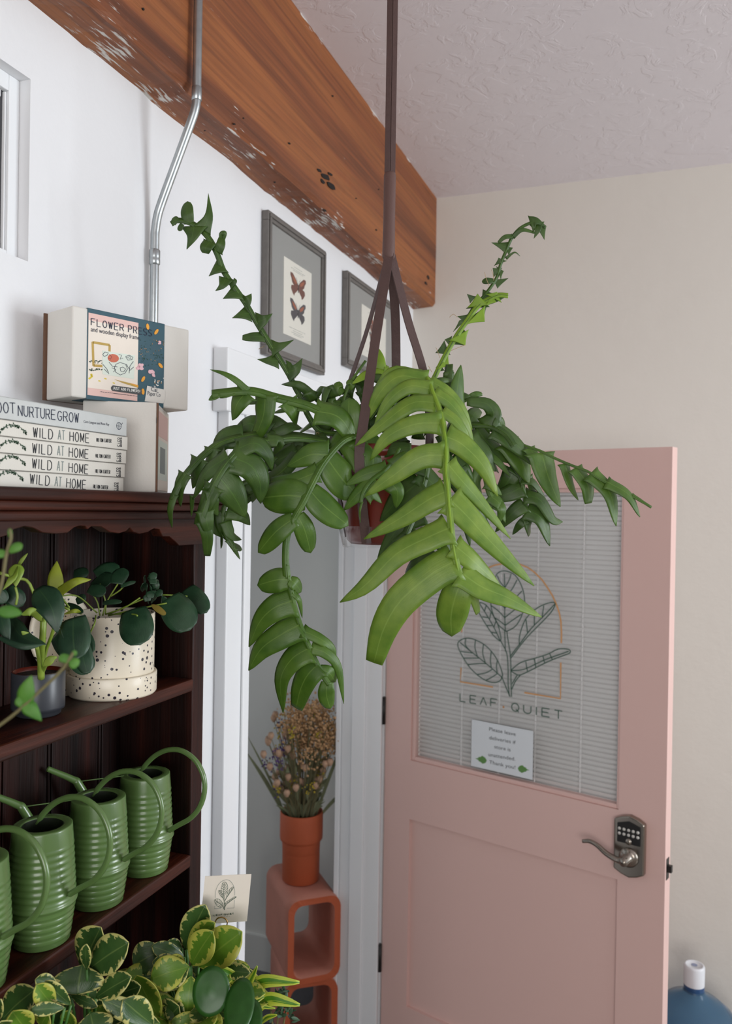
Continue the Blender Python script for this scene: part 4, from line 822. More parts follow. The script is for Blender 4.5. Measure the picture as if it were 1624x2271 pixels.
# philodendron in slate pot
QC = Vector((-.783, .872, SZ)); ph = thing('potted_philodendron', QC, 'dark-leaved philodendron in a small slate grey pot on the upper shelf', 'plant')
b = MB(); b.lathe(QC, [(.001, 0), (.027, 0), (.029, .002), (.0295, .008), (.0335, .0085), (.034, .012), (.034, .057), (.0335, .058)], 48); b.build('pot', M['slate'], ph)
b = MB(); b.lathe(QC, [(.0335, .058), (.031, .0582), (.030, .052), (.0295, .045)], 48); b.build('pot_lip', M['pot'], ph)
b = MB(); b.lathe(QC, [(.0303, .053), (.015, .055), (.001, .056)], 24); b.build('soil', M['soil'], ph)
b = MB()
leafp(b, K2, (385, 700), (580, 1160), 290, 1.03, 1.0, 'h', mid=(520, 900), n=CN+RT*.35+UP*.2, fold=.15)
leafp(b, K2, (600, 1080), (740, 1470), 0.001, 1.0, 1.0)
leafp(b, K2, (740, 1000), (760, 1430), 340, 1.02, .98, 'r', n=CN+UP*.3, fold=.08)
leafp(b, K2, (800, 1200), (880, 1570), 190, 1.05, 1.03, 'r')
leafp(b, K2, (90, 1000), (470, 1270), 190, 1.02, .98, 'h', mid=(220, 1190), n=CN+UP*.8)
leafp(b, K2, (0, 960), (95, 1260), 150, .98, .97, 'h')
leafp(b, K2, (60, 720), (230, 880), 200, 1.06, 1.06, 'r'); leafp(b, K2, (-80, 700), (60, 850), 160, 1.04, 1.04, 'r')
leafp(b, K2, (-60, 1180), (440, 1270), 60, .97, .96, 'o', mid=(220, 1290))
b.build('dark_leaves', M['phil'], ph, solid=.0008)
b = MB()
leafp(b, K2, (160, 480), (30, 720), 110, 1.03, 1.0, 'h', mid=(130, 580), n=CN-RT*.3); leafp(b, K2, (170, 460), (160, 690), 150, 1.02, 1.01, 'h', n=CN+RT*.2); leafp(b, K2, (170, 500), (280, 350), 40, 1.03, 1.03, 'o')
leafp(b, K2, (420, 1040), (215, 970), 90, 1.02, 1.0, 'o', mid=(320, 940)); leafp(b, K2, (355, 1250), (215, 1135), 70, 1.0, .99, 'o'); leafp(b, K2, (440, 1480), (560, 1390), 90, 1.02, 1.02, 'o')
b.build('bright_leaves', M['petiole'], ph, solid=.0008)
limeleaf.build('new_leaves', M['lime'], ph, solid=.0008)
b = MB()
stemp(b, K2, [(415, 1610), (415, 1450), (430, 1200), (440, 1000)], (1.06, 1.05, 1.03, 1.03), [.0045]*6+[.004]*7)
stemp(b, K2, [(420, 1590), (460, 1350), (520, 1180), (560, 1050)], (1.06, 1.05, 1.04, 1.03), .0022)
stemp(b, K2, [(410, 1580), (390, 1400), (370, 1290)], (1.06, 1.03, 1.0), .0025); stemp(b, K2, [(430, 1560), (480, 1460), (560, 1400)], (1.06, 1.04, 1.02), .0018)
stemp(b, K2, [(160, 870), (175, 780), (155, 690)], (1.03,)*3, .0016); stemp(b, K2, [(430, 1050), (300, 660), (160, 600), (0, 550)], (1.05, 1.05, 1.04, 1.02), .0020); stemp(b, K2, [(700, 900), (640, 820), (590, 760)], (1.05,)*3, .0012); stemp(b, K2, [(430, 1100), (520, 860), (700, 920)], (1.04,)*3, .0016)
b.build('stems', M['petiole'], ph)

# ------------------------------------------------------------ hanging fishbone cactus
POTC = at(846, 1000, 1.285); fc = thing('fishbone_cactus', POTC-Vector((0, 0, .14)), 'large fishbone cactus with zigzag fronds in a hanging oxblood pot', 'plant')
pc = POTC.copy(); RIM = .072
b = MB(); b.lathe(pc, [(.001, -.146), (.046, -.146), (.052, -.140), (.0545, -.125), (.0555, -.122), (.066, -.012), (.0705, -.010), (.0715, .006), (.068, .006), (.0665, -.01), (.052, -.13), (.001, -.135)], 56); b.build('pot', M['pot'], fc)
b = MB(); b.lathe(pc, [(.066, -.015), (.03, -.008), (.001, -.006)], 32); b.build('soil', M['soil'], fc)
# clip-on clear saucer edge
b = MB(); b.lathe(pc, [(.050, -.150), (.0575, -.149), (.0655, -.118), (.0662, -.118), (.0582, -.151), (.050, -.152)], 56); b.build('saucer', M['glass'], fc)
hg = thing('leather_plant_hanger', at(866, 0, 1.285), 'brown leather strap hanger carrying the fishbone cactus from above', 'plant hanger')
hz = at(862, 570, 1.285); tz = Vector((hz.x, hz.y, H))
def strap(mb, pts, w_, n, th=.0022):
    pts = catmull(pts, 24); n = Vector(n).normalized(); i0 = len(mb.v)
    for i, p in enumerate(pts):
        t = (pts[min(i+1, 24)]-pts[max(i-1, 0)]).normalized(); s = t.cross(n).normalized(); nn = s.cross(t)
        mb.v += [p+s*w_/2+nn*th/2, p-s*w_/2+nn*th/2, p-s*w_/2-nn*th/2, p+s*w_/2-nn*th/2]
    for i in range(24):
        for j in range(4):
            j2 = (j+1) % 4; mb.face([i0+i*4+j, i0+i*4+j2, i0+i*4+4+j2, i0+i*4+4+j])
b = MB(); off = RT*.0042
strap(b, [tz+off+FW*.002, hz+Vector((0, 0, .10))+off+FW*.002], .0085, CN+RT*.4, .003); strap(b, [tz-off, hz+Vector((0, 0, .10))-off], .0085, CN-RT*.15, .003)
b.build('long_strap', M['leather'], hg, bevel=.0005)
b = MB(); wp = [hz+Vector((0, 0, .132)), hz+Vector((0, 0, .128)), hz+Vector((0, 0, .06)), hz+Vector((0, 0, .02)), hz, hz-Vector((0, 0, .004))]
b.tube(wp, [.0082, .0095, .0092, .0098, .0100, .008], 14); b.build('wrapped_grip', M['leatherw'], hg)
ru = lambda ang, r_, z: pc + (RT*math.cos(ang)+Vector((-FW.x, -FW.y, 0))*math.sin(ang))*r_ + Vector((0, 0, z))
for name_, pxs, nn in (('front', [(864, 560, 1.28), (835, 740, 1.245), (806, 940, 1.212), (797, 1010, 1.203), (803, 1110, 1.213), (813, 1205, 1.232)], CN), ('left', [(858, 572, 1.285), (815, 730, 1.30), (768, 870, 1.315), (735, 980, 1.30), (770, 1190, 1.29)], CN*.5-RT), ('back', [(868, 575, 1.29), (877, 700, 1.33), (879, 830, 1.36), (880, 1000, 1.362), (876, 1180, 1.345)], CN), ('right', [(868, 565, 1.285), (905, 710, 1.285), (945, 850, 1.285), (952, 1000, 1.285), (925, 1190, 1.285)], CN+RT*.6)):
    b = MB(); strap(b, [at(*q) for q in pxs], .0148 if name_ != 'left' else .012, nn); b.build('strap', M['leather'], hg, bevel=.0005)
CA = crop(360, 780, 3.007); CB = crop(700, 780, 3.007); CC = crop(930, 450, 2.838); CD = crop(500, 1200, 4.64); CE = crop(350, 400, 2.953); CF = lambda x, y: (x, y); CG = crop(700, 780, 7.095)
rnf = random.Random(11)
def frond(segs, mat, tilt=0, droop=.02, cupk=.28, stemr=.0022, ribk=1.0, nrm=None):
    """segs: list of (crop, rib points [(x,y,t)], half-width of the web in crop px, lobes [(pts, width, profile)])"""
    mb = MB(); rb = MB(); R3 = []
    for k, rib, web, lobes in segs:
        sc_ = k(1, 0)[0]-k(0, 0)[0]; P = [at(*k(x, y), t) for x, y, t in rib]; tm = sum(r_[2] for r_ in rib)/len(rib)
        if R3 and (P[0]-R3[-1]).length < .03: P = [R3[-1]]+P
        nb = nrm or (CN+UP*.35+RT*tilt)
        if web: mb.blade(P, web*1.25*sc_*tm/FPX, 'c', nb, .1, nu=10*len(P), nv=2)
        R3 += P
        for lb in lobes:
            pts, wd, pf = lb[:3]; dt = lb[3] if len(lb) > 3 else droop
            x0, y0 = pts[0]
            # distance along the rib: nearest rib point (interpolated)
            best = None
            for i in range(len(rib)-1):
                a = Vector(rib[i][:2]); c_ = Vector(rib[i+1][:2]); d = c_-a; u = max(0, min(1, (Vector((x0, y0))-a).dot(d)/max(1e-6, d.dot(d)))); q = a+d*u; e = (Vector((x0, y0))-q).length
                if best is None or e < best[0]: best = (e, rib[i][2]*(1-u)+rib[i+1][2]*u)
            t0 = best[1]; m_ = len(pts)-1; dd = dt*rnf.uniform(.6, 1.4)
            C_ = [at(*k(x, y), t0+dd*(i/m_)**1.6-(.004 if i in range(1, m_) else 0)) for i, (x, y) in enumerate(pts)]
            if nrm is not None and pf == 'p': pf = 'k'; wd = wd*1.12
            side = 1 if (C_[-1]-C_[0]).dot(RT) > 0 else -1
            mb.blade(C_, wd*(1.32 if pf == 'p' else 1.2)*sc_*t0/FPX, pf, (CN+UP*rnf.uniform(.15, .6)+RT*(tilt+side*.25+rnf.uniform(-.12, .12))) if nrm is None else nrm+RT*side*.2, cupk*.5*rnf.uniform(.6, 1.2), nu=14, nv=6, twist=rnf.uniform(-.18, .18))
    n_ = max(12, len(R3)*4); C3 = catmull(R3, n_); C3 = [c_+CN*.0008 for c_ in C3]
    rb.tube(C3, [stemr*(.8 if mat is M['frondA'] else .42)*(1-.65*i/n_)*ribk for i in range(n_+1)], 8)
    f = mb.build('frond', mat, fc, solid=.0011); rb.build('midrib', M['frondL'] if mat in (M['frondA'],) else M['frondB'], f)
    rb_ = f
    return f
p_, r_, b_ = 'p', 'r', 'b'
# F1 large bright frond at the front
frond([(CB, [(600, 420, 1.27), (690, 200, 1.24), (745, 175, 1.20), (790, 290, 1.17), (838, 420, 1.14), (862, 560, 1.115), (872, 700, 1.10), (868, 800, 1.09), (880, 900, 1.08), (892, 1050, 1.07), (905, 1180, 1.06), (922, 1320, 1.055), (948, 1440, 1.05), (985, 1550, 1.05), (1012, 1640, 1.05)], 34, [
 ([(745, 195), (560, 165), (425, 280), (340, 465)], 110, p_), ([(700, 165), (520, 130), (420, 250), (345, 370), (212, 457)], 60, p_),
 ([(780, 250), (620, 232), (480, 340), (385, 525)], 88, p_), ([(806, 340), (640, 345), (450, 480), (265, 630)], 108, p_), ([(845, 475), (660, 485), (480, 570), (362, 728)], 108, p_),
 ([(868, 690), (700, 705), (520, 825), (328, 965)], 128, p_), ([(878, 930), (760, 985), (560, 1115), (322, 1250)], 142, p_), ([(895, 1175), (760, 1235), (540, 1350), (330, 1560), (163, 1672)], 150, p_),
 ([(935, 1395), (780, 1480), (570, 1660), (455, 1850), (390, 2075)], 200, b_), ([(975, 1530), (935, 1630), (905, 1760), (908, 1898)], 185, r_),
 ([(760, 195), (880, 262), (985, 380), (1045, 520)], 66, p_), ([(790, 275), (900, 345), (1000, 480), (1055, 620)], 74, p_), ([(845, 395), (930, 455), (1000, 545), (1030, 610)], 66, p_),
 ([(868, 565), (980, 620), (1120, 765), (1215, 965)], 128, p_), ([(880, 745), (975, 860), (1090, 990), (1300, 1248)], 104, p_), ([(895, 985), (1000, 1085), (1190, 1290), (1458, 1562)], 150, p_),
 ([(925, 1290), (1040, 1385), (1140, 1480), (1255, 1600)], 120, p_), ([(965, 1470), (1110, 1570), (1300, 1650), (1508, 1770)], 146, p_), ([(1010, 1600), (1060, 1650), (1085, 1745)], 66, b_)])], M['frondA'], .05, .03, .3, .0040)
# F2 frond hanging down left of centre
frond([(CA, [(1290, 560, 1.215), (1200, 600, 1.195), (1080, 735, 1.175), (1000, 880, 1.16), (930, 1020, 1.15), (880, 1110, 1.15), (832, 1230, 1.15), (822, 1380, 1.15), (828, 1500, 1.15)], 38, [
 ([(1110, 690), (980, 690), (832, 765)], 140, p_), ([(1040, 800), (880, 860), (722, 868)], 110, b_), ([(960, 970), (830, 960), (655, 975)], 200, r_), ([(880, 1110), (760, 1200), (640, 1340)], 135, r_),
 ([(1090, 700), (1200, 850), (1285, 940)], 200, r_), ([(980, 920), (1080, 1030), (1240, 1160)], 165, r_), ([(900, 1090), (950, 1190), (990, 1342)], 120, r_)]),
 (CD, [(630, 240, 1.15), (642, 340, 1.15), (662, 460, 1.15), (702, 640, 1.148), (765, 850, 1.145), (840, 1040, 1.14), (925, 1230, 1.14), (1010, 1390, 1.14), (1070, 1480, 1.14)], 46, [
 ([(655, 400), (530, 400), (330, 455)], 215, r_), ([(660, 400), (720, 440), (778, 525)], 120, r_), ([(700, 610), (500, 690), (350, 840), (243, 1090)], 225, p_), ([(765, 860), (580, 960), (370, 1110), (240, 1332)], 235, p_),
 ([(860, 1100), (680, 1220), (570, 1430), (595, 1765)], 215, p_), ([(950, 1270), (840, 1390), (770, 1540), (730, 1720)], 230, b_), ([(1050, 1450), (1040, 1580), (1078, 1725)], 145, r_),
 ([(690, 530), (760, 610), (790, 790)], 50, p_), ([(790, 920), (980, 1010), (1100, 1120), (1105, 1325)], 95, p_), ([(880, 1100), (1030, 1150), (1160, 1300), (1218, 1672)], 95, p_), ([(970, 1320), (1070, 1360), (1130, 1450)], 120, r_), ([(1060, 1480), (1120, 1525)], 40, r_)])], M['frondB'], -.1, .02, .3, .0034)
# F3 upright stem rising left
frond([(CE, [(1180, 1660, 1.28), (1060, 1640, 1.27), (985, 1540, 1.27), (945, 1440, 1.27), (905, 1365, 1.27), (855, 1265, 1.265), (785, 1150, 1.26), (715, 1040, 1.255), (645, 925, 1.25), (575, 805, 1.245), (505, 705, 1.24), (435, 600, 1.24), (388, 480, 1.235), (342, 390, 1.235), (275, 315, 1.235), (205, 275, 1.235), (130, 262, 1.235), (88, 285, 1.235)], 30, [
 ([(130, 275), (95, 250)], 50, r_, 0), ([(205, 285), (192, 215), (195, 138)], 74, r_, 0), ([(240, 300), (225, 370), (190, 452)], 74, p_, 0), ([(290, 330), (335, 230), (331, 85)], 50, p_, 0), ([(160, 285), (138, 332)], 34, r_, 0),
 ([(345, 400), (315, 440), (312, 478)], 78, b_, 0), ([(390, 470), (412, 420), (418, 370)], 54, b_, 0), ([(418, 385), (418, 350), (440, 345), (432, 390)], 26, b_, 0), ([(425, 560), (375, 590), (335, 628)], 52, p_, 0),
 ([(450, 640), (420, 690), (378, 725)], 46, p_, 0), ([(470, 680), (505, 660), (500, 640)], 30, p_, 0), ([(530, 730), (475, 750), (427, 776)], 54, p_, 0), ([(565, 800), (592, 775), (614, 742)], 54, p_, 0), ([(600, 870), (545, 880), (488, 902)], 54, p_, 0),
 ([(650, 930), (700, 910), (752, 873)], 58, p_, 0), ([(700, 1025), (625, 1025), (555, 1030)], 56, b_, 0), ([(745, 1100), (805, 1085), (892, 1045)], 50, p_, 0), ([(790, 1180), (720, 1180), (653, 1173)], 48, p_, 0), ([(850, 1255), (905, 1235), (948, 1165)], 66, p_, 0),
 ([(900, 1350), (865, 1325)], 14, p_, 0), ([(940, 1420), (962, 1405)], 16, p_, 0)])], M['frondC'], 0, .0, .1, .0038, nrm=CN+UP*.2)
# F4 arching left frond
frond([(CA, [(1290, 590, 1.23), (1180, 470, 1.21), (1060, 400, 1.20), (940, 350, 1.19), (760, 305, 1.18), (640, 270, 1.17), (545, 260, 1.165), (430, 270, 1.165), (330, 282, 1.165)], 50, [
 ([(570, 262), (490, 190), (410, 145), (320, 120)], 34, p_, 0), ([(380, 275), (310, 325)], 44, p_, 0), ([(480, 268), (385, 310)], 34, p_, 0), ([(560, 270), (500, 350), (468, 457)], 120, p_), ([(690, 285), (672, 440), (605, 602)], 128, b_),
 ([(840, 325), (885, 400), (895, 488)], 105, p_), ([(740, 315), (640, 330), (540, 350)], 36, p_), ([(960, 370), (860, 375), (735, 412)], 44, p_), ([(1020, 395), (1180, 440), (1290, 600)], 150, b_)])], M['frondB'], -.1, .03, .25, .0028)
# F5 broad drooping frond left
frond([(CA, [(1120, 600, 1.22), (900, 575, 1.19), (720, 590, 1.16), (560, 620, 1.14), (440, 730, 1.12), (355, 860, 1.11), (300, 990, 1.11), (262, 1110, 1.11), (280, 1200, 1.12)], 44, [
 ([(500, 650), (620, 610), (700, 680), (732, 792)], 105, p_), ([(450, 700), (590, 760), (650, 870), (656, 1012)], 160, p_), ([(370, 830), (470, 950), (555, 1105)], 170, p_), ([(440, 700), (290, 810), (203, 985)], 110, p_), ([(340, 890), (280, 1020), (213, 1150)], 110, p_),
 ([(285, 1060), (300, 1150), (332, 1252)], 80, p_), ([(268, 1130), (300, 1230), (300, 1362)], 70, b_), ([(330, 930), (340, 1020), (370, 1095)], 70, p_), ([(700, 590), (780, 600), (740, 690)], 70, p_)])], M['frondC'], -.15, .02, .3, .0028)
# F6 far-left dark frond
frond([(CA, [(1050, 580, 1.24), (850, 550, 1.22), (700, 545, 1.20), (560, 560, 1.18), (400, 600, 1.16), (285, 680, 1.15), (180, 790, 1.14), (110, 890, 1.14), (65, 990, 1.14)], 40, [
 ([(700, 550), (580, 480), (450, 565)], 110, p_), ([(540, 560), (400, 590), (330, 740)], 130, p_), ([(330, 640), (310, 700), (282, 755)], 90, p_), ([(250, 710), (220, 800), (203, 912)], 108, p_), ([(150, 810), (110, 910), (122, 1032)], 82, p_),
 ([(80, 950), (50, 1060), (66, 1175)], 42, p_), ([(820, 545), (700, 470), (610, 560)], 100, p_), ([(750, 555), (860, 500), (930, 510)], 60, p_), ([(700, 560), (800, 590), (900, 590)], 50, p_)])], M['frondC'], -.2, .02, .3, .0024)
# F7 lower-left tuft
frond([(CA, [(760, 700, 1.20), (640, 830, 1.18), (500, 900, 1.16), (420, 1020, 1.15), (400, 1120, 1.15), (430, 1230, 1.15), (490, 1330, 1.15)], 26, [
 ([(400, 1060), (400, 1150), (430, 1262)], 80, p_), ([(430, 1060), (530, 1090), (585, 1155)], 84, p_), ([(420, 1130), (460, 1220), (528, 1255)], 60, p_), ([(440, 1250), (480, 1310), (518, 1385)], 34, p_), ([(480, 1290), (530, 1320)], 36, r_), ([(395, 1210), (392, 1312)], 36, p_), ([(300, 1060), (350, 1170), (430, 1245)], 70, p_), ([(200, 960), (195, 1098)], 26, p_), ([(620, 850), (560, 930), (500, 1000)], 90, p_), ([(560, 880), (610, 930), (600, 1005)], 70, p_)])], M['frondC'], 0, .02, .3, .0022)
frond([(CA, [(1100, 570, 1.26), (950, 640, 1.24), (800, 800, 1.22), (640, 900, 1.21), (520, 990, 1.21)], 80, [([(900, 660), (780, 720), (640, 800)], 110, p_), ([(800, 790), (700, 900), (600, 930)], 90, p_), ([(950, 620), (820, 590), (690, 640)], 80, p_)])], M['frondC'], 0, .02, .2, .003)
# F8 right upper cluster
frond([(CC, [(120, 1330, 1.27), (230, 1360, 1.26), (320, 1395, 1.25), (440, 1400, 1.24), (540, 1450, 1.23), (600, 1530, 1.22)], 36, [
 ([(400, 1405), (470, 1340), (425, 1265), (300, 1252)], 84, b_, -.01), ([(480, 1415), (510, 1375), (535, 1450)], 60, r_), ([(470, 1420), (560, 1480), (650, 1560), (727, 1658)], 110, p_), ([(360, 1420), (460, 1540), (632, 1645)], 112, p_), ([(320, 1390), (345, 1330), (380, 1300)], 80, b_), ([(290, 1400), (420, 1560), (500, 1700)], 70, p_), ([(200, 1390), (320, 1520), (400, 1680)], 80, p_)])], M['frondC'], .15, .02, .3, .0026)
# upright blade and stub
frond([(CC, [(300, 1440, 1.25), (270, 1350, 1.25), (240, 1240, 1.25)], 0, [([(262, 1390), (235, 1230), (262, 1020)], 105, p_, 0)]), (CC, [(250, 1260, 1.27), (310, 1230, 1.27), (395, 1200, 1.27)], 22, [([(300, 1232), (350, 1205), (397, 1200)], 30, r_, 0)])], M['frondB'], .2, .0, .25, .002)
# F9 long arching right frond
frond([(CC, [(350, 1420, 1.27), (540, 1450, 1.26), (650, 1520, 1.25), (760, 1560, 1.24), (850, 1605, 1.235), (950, 1648, 1.23), (1060, 1690, 1.225), (1150, 1745, 1.22), (1250, 1790, 1.22), (1345, 1842, 1.22), (1462, 1916, 1.22)], 14, [
 ([(560, 1500), (650, 1640), (692, 1765)], 130, p_, 0), ([(770, 1570), (810, 1720), (888, 1912)], 150, p_, 0), ([(915, 1640), (955, 1770), (1002, 1872)], 62, p_, 0), ([(985, 1665), (1060, 1780), (1068, 1892)], 100, b_, 0), ([(1080, 1700), (1200, 1830), (1240, 2035)], 92, p_, 0), ([(1180, 1755), (1320, 1840), (1390, 1978)], 66, p_, 0), ([(1340, 1838), (1462, 1916)], 22, p_, 0), ([(690, 1540), (730, 1600), (750, 1680)], 70, p_, 0)])], M['frondB'], .25, .0, .3, .0020)
# F10 lower right dark frond
frond([(CC, [(420, 1480, 1.28), (540, 1600, 1.275), (615, 1690, 1.27), (648, 1760, 1.27), (662, 1840, 1.27), (672, 1910, 1.27), (682, 1990, 1.27)], 22, [
 ([(650, 1790), (560, 1830), (410, 1880)], 92, p_), ([(665, 1895), (590, 1950), (478, 2072)], 78, p_), ([(665, 1840), (760, 1870), (840, 1990), (903, 2008)], 74, p_), ([(675, 1930), (770, 1990), (822, 2160)], 96, p_), ([(678, 1990), (630, 2030), (588, 2088)], 44, p_), ([(682, 1990), (690, 2040), (695, 2088)], 56, b_), ([(600, 1680), (560, 1750), (480, 1860)], 100, p_), ([(640, 1740), (720, 1760), (805, 1885)], 50, p_), ([(690, 1720), (740, 1890)], 44, p_), ([(570, 1660), (640, 1720), (658, 1815)], 46, p_)])], M['frondC'], .2, .015, .25, .0020)
# F11 middle right hanging bits
frond([(CC, [(250, 1420, 1.25), (350, 1560, 1.24), (410, 1700, 1.235), (440, 1820, 1.23), (480, 1900, 1.23)], 30, [([(440, 1840), (510, 1900), (542, 2012)], 76, p_), ([(430, 1880), (400, 1950), (388, 2032)], 72, p_), ([(380, 1660), (365, 1750), (392, 1835)], 56, p_), ([(440, 1580), (510, 1640), (572, 1722)], 44, p_), ([(330, 1560), (430, 1680), (480, 1790)], 80, p_), ([(480, 1890), (520, 1930), (500, 2020)], 60, p_), ([(420, 1760), (470, 1790), (520, 1840)], 60, p_)])], M['frondB'], .15, .01, .25, .0018)
# F12 upright stem rising right
frond([(CC, [(-10, 1300, 1.30), (60, 1160, 1.30), (120, 1040, 1.30), (180, 920, 1.30), (235, 830, 1.30), (290, 745, 1.30), (345, 655, 1.30), (400, 595, 1.30), (455, 525, 1.30), (490, 465, 1.30), (512, 390, 1.30), (550, 295, 1.30), (590, 210, 1.30), (650, 150, 1.30), (735, 120, 1.30), (795, 152, 1.30)], 16, [
 ([(365, 690), (405, 748)], 66, p_, 0), ([(370, 660), (368, 572)], 60, p_, 0), ([(395, 600), (480, 600), (562, 582)], 50, p_, 0), ([(340, 610), (300, 573)], 24, p_, 0), ([(245, 850), (288, 897)], 56, p_, 0), ([(200, 870), (160, 860)], 30, p_, 0), ([(140, 990), (187, 1026)], 52, p_, 0), ([(150, 950), (158, 865)], 40, p_, 0), ([(270, 760), (252, 740)], 60, p_, 0), ([(300, 730), (240, 714)], 26, p_, 0), ([(470, 490), (430, 490), (395, 495)], 36, r_, 0), ([(480, 510), (562, 474)], 26, p_, 0), ([(495, 440), (463, 410)], 34, p_, 0), ([(500, 440), (532, 430)], 38, p_, 0), ([(512, 380), (500, 345)], 34, p_, 0), ([(550, 280), (455, 250)], 30, p_, 0), ([(550, 300), (590, 283)], 30, p_, 0), ([(590, 210), (540, 215), (498, 250)], 26, b_, 0), ([(590, 215), (650, 170), (728, 188)], 22, b_, 0), ([(740, 125), (745, 170), (722, 225)], 38, p_, 0), ([(700, 130), (740, 115), (800, 150)], 46, p_, 0), ([(770, 150), (788, 232)], 28, p_, 0), ([(260, 800), (292, 815)], 30, p_, 0), ([(120, 1040), (160, 1055)], 24, p_, 0), ([(545, 350), (600, 312), (635, 335)], 9, p_, 0)])], M['frondC'], .1, .0, .12, .0030, nrm=CN+UP*.2)
frond([(CC, [(30, 1250, 1.29), (110, 1070, 1.29), (170, 950, 1.29), (240, 830, 1.29), (310, 730, 1.29), (370, 650, 1.29), (440, 605, 1.29), (500, 580, 1.29), (560, 583, 1.29)], 26, [([(360, 700), (412, 748)], 78, p_, 0), ([(372, 650), (366, 573)], 56, p_, 0), ([(250, 830), (290, 897)], 64, p_, 0), ([(150, 1000), (188, 1027)], 52, p_, 0), ([(470, 600), (490, 560)], 46, p_, 0), ([(440, 605), (485, 625)], 40, p_, 0)])], M['frondL'], .1, .0, .12, .0022, nrm=CN+UP*.2)
# centre mass
frond([(CB, [(330, 700, 1.20), (260, 560, 1.225), (240, 430, 1.24), (230, 320, 1.25)], 0, [([(260, 560), (225, 430), (225, 310)], 145, r_, 0), ([(150, 520), (260, 580), (330, 790)], 230, b_, -.02), ([(300, 560), (380, 660), (380, 790)], 180, b_, -.01), ([(480, 400), (430, 320), (360, 460)], 60, p_)]),
 (CB, [(250, 420, 1.26), (190, 330, 1.265), (240, 200, 1.265), (335, 60, 1.27)], 14, [([(170, 355), (110, 330), (125, 235)], 52, p_, 0), ([(180, 280), (150, 240), (160, 200)], 60, r_, 0), ([(225, 250), (235, 215), (215, 190)], 50, r_, 0), ([(160, 370), (90, 350), (65, 390)], 40, p_, 0)])], M['frondB'], 0, .0, .3, .0022)
frond([(CB, [(560, 400, 1.28), (500, 250, 1.26), (430, 140, 1.27)], 0, [([(500, 140), (350, 150), (245, 215)], 66, p_, -.02), ([(430, 160), (430, 60), (418, -25)], 62, p_, .01), ([(470, 150), (475, 110), (470, 90)], 30, b_, .01)])], M['frondL'], .1, .0, .3, .002)
frond([(CB, [(560, 640, 1.20), (520, 720, 1.19), (460, 790, 1.18), (380, 850, 1.175), (320, 930, 1.17), (300, 1010, 1.17)], 20, [([(480, 780), (330, 820), (195, 893)], 84, p_), ([(400, 850), (280, 950), (187, 1060)], 90, p_), ([(330, 970), (380, 940), (442, 1010)], 76, p_), ([(480, 860), (545, 930), (538, 1045)], 90, p_), ([(500, 760), (600, 690), (640, 680)], 60, p_), ([(310, 1000), (295, 1070), (300, 1140)], 12, p_)])], M['frondB'], -.1, .01, .3, .0016)
frond([(CB, [(760, 640, 1.21), (740, 780, 1.20), (700, 950, 1.19), (650, 1100, 1.18), (600, 1220, 1.17)], 40, [([(700, 860), (560, 980), (430, 1130)], 170, p_), ([(720, 1080), (560, 1170), (415, 1375)], 105, p_), ([(680, 1200), (540, 1310), (405, 1450)], 100, p_), ([(760, 780), (600, 760), (520, 840)], 90, p_), ([(640, 640), (520, 640), (440, 690)], 80, r_), ([(700, 800), (820, 920), (900, 1000)], 130, p_), ([(740, 1200), (860, 1300), (830, 1380)], 90, p_), ([(800, 1340), (690, 1420), (600, 1515)], 120, r_)])], M['frondC'], 0, .02, .3, .0024)
frond([(CB, [(820, 560, 1.23), (900, 720, 1.22), (980, 880, 1.21), (1060, 1020, 1.20)], 40, [([(930, 800), (1060, 1000), (1120, 1150)], 130, p_), ([(900, 720), (1000, 800), (1060, 900)], 110, p_), ([(1020, 960), (1100, 1100), (1190, 1220)], 90, p_), ([(980, 900), (1000, 1060), (1030, 1300)], 80, p_), ([(900, 620), (1080, 640), (1140, 830)], 90, p_), ([(1040, 560), (1150, 700), (1200, 800)], 90, p_)])], M['frondC'], .1, .02, .3, .002)
# interior filler growth over the soil
fb = MB()
for i in range(60):
    x = rnf.uniform(690, 1000); y = rnf.uniform(850, 1020); t = rnf.uniform(1.235, 1.33); a = rnf.uniform(0, 6.28); L_ = rnf.uniform(40, 95)
    P_ = [at(x, y, t), at(x+math.cos(a)*L_*.5, y-abs(math.sin(a))*L_*.5, t-.01), at(x+math.cos(a)*L_, y-math.sin(a)*L_*.5, t+rnf.uniform(-.02, .02))]
    fb.blade(P_, rnf.uniform(16, 36)*t/FPX, 'p', CN+UP*rnf.uniform(0, 1)+RT*rnf.uniform(-1, 1), .3, nu=8, nv=4)
fb.build('inner_growth', M['frondC'], fc, solid=.001)
# aerial roots
fb = MB()
for k, L in ((CE, [(690, 1090), (700, 1085), (660, 1105)]), (CE, [(740, 1155), (755, 1190), (790, 1190)]), (CE, [(905, 1260), (905, 1290), (890, 1300)]), (CC, [(240, 720), (215, 700), (190, 720)]), (CC, [(200, 930), (260, 905), (290, 895)]), (CC, [(130, 975), (115, 930), (105, 910)]), (CC, [(440, 520), (420, 470), (412, 435)]), (CC, [(470, 490), (465, 450), (455, 420)]), (CC, [(80, 1065), (65, 1040), (60, 1025)]), (CE, [(1060, 1700), (1040, 1650), (1090, 1680)])):
    fb.tube(catmull([at(*k(x, y), 1.265) for x, y in L], 6), .0004, 5)
fb.build('aerial_roots', plain('aerial_root', 'B59A72', .8), fc)

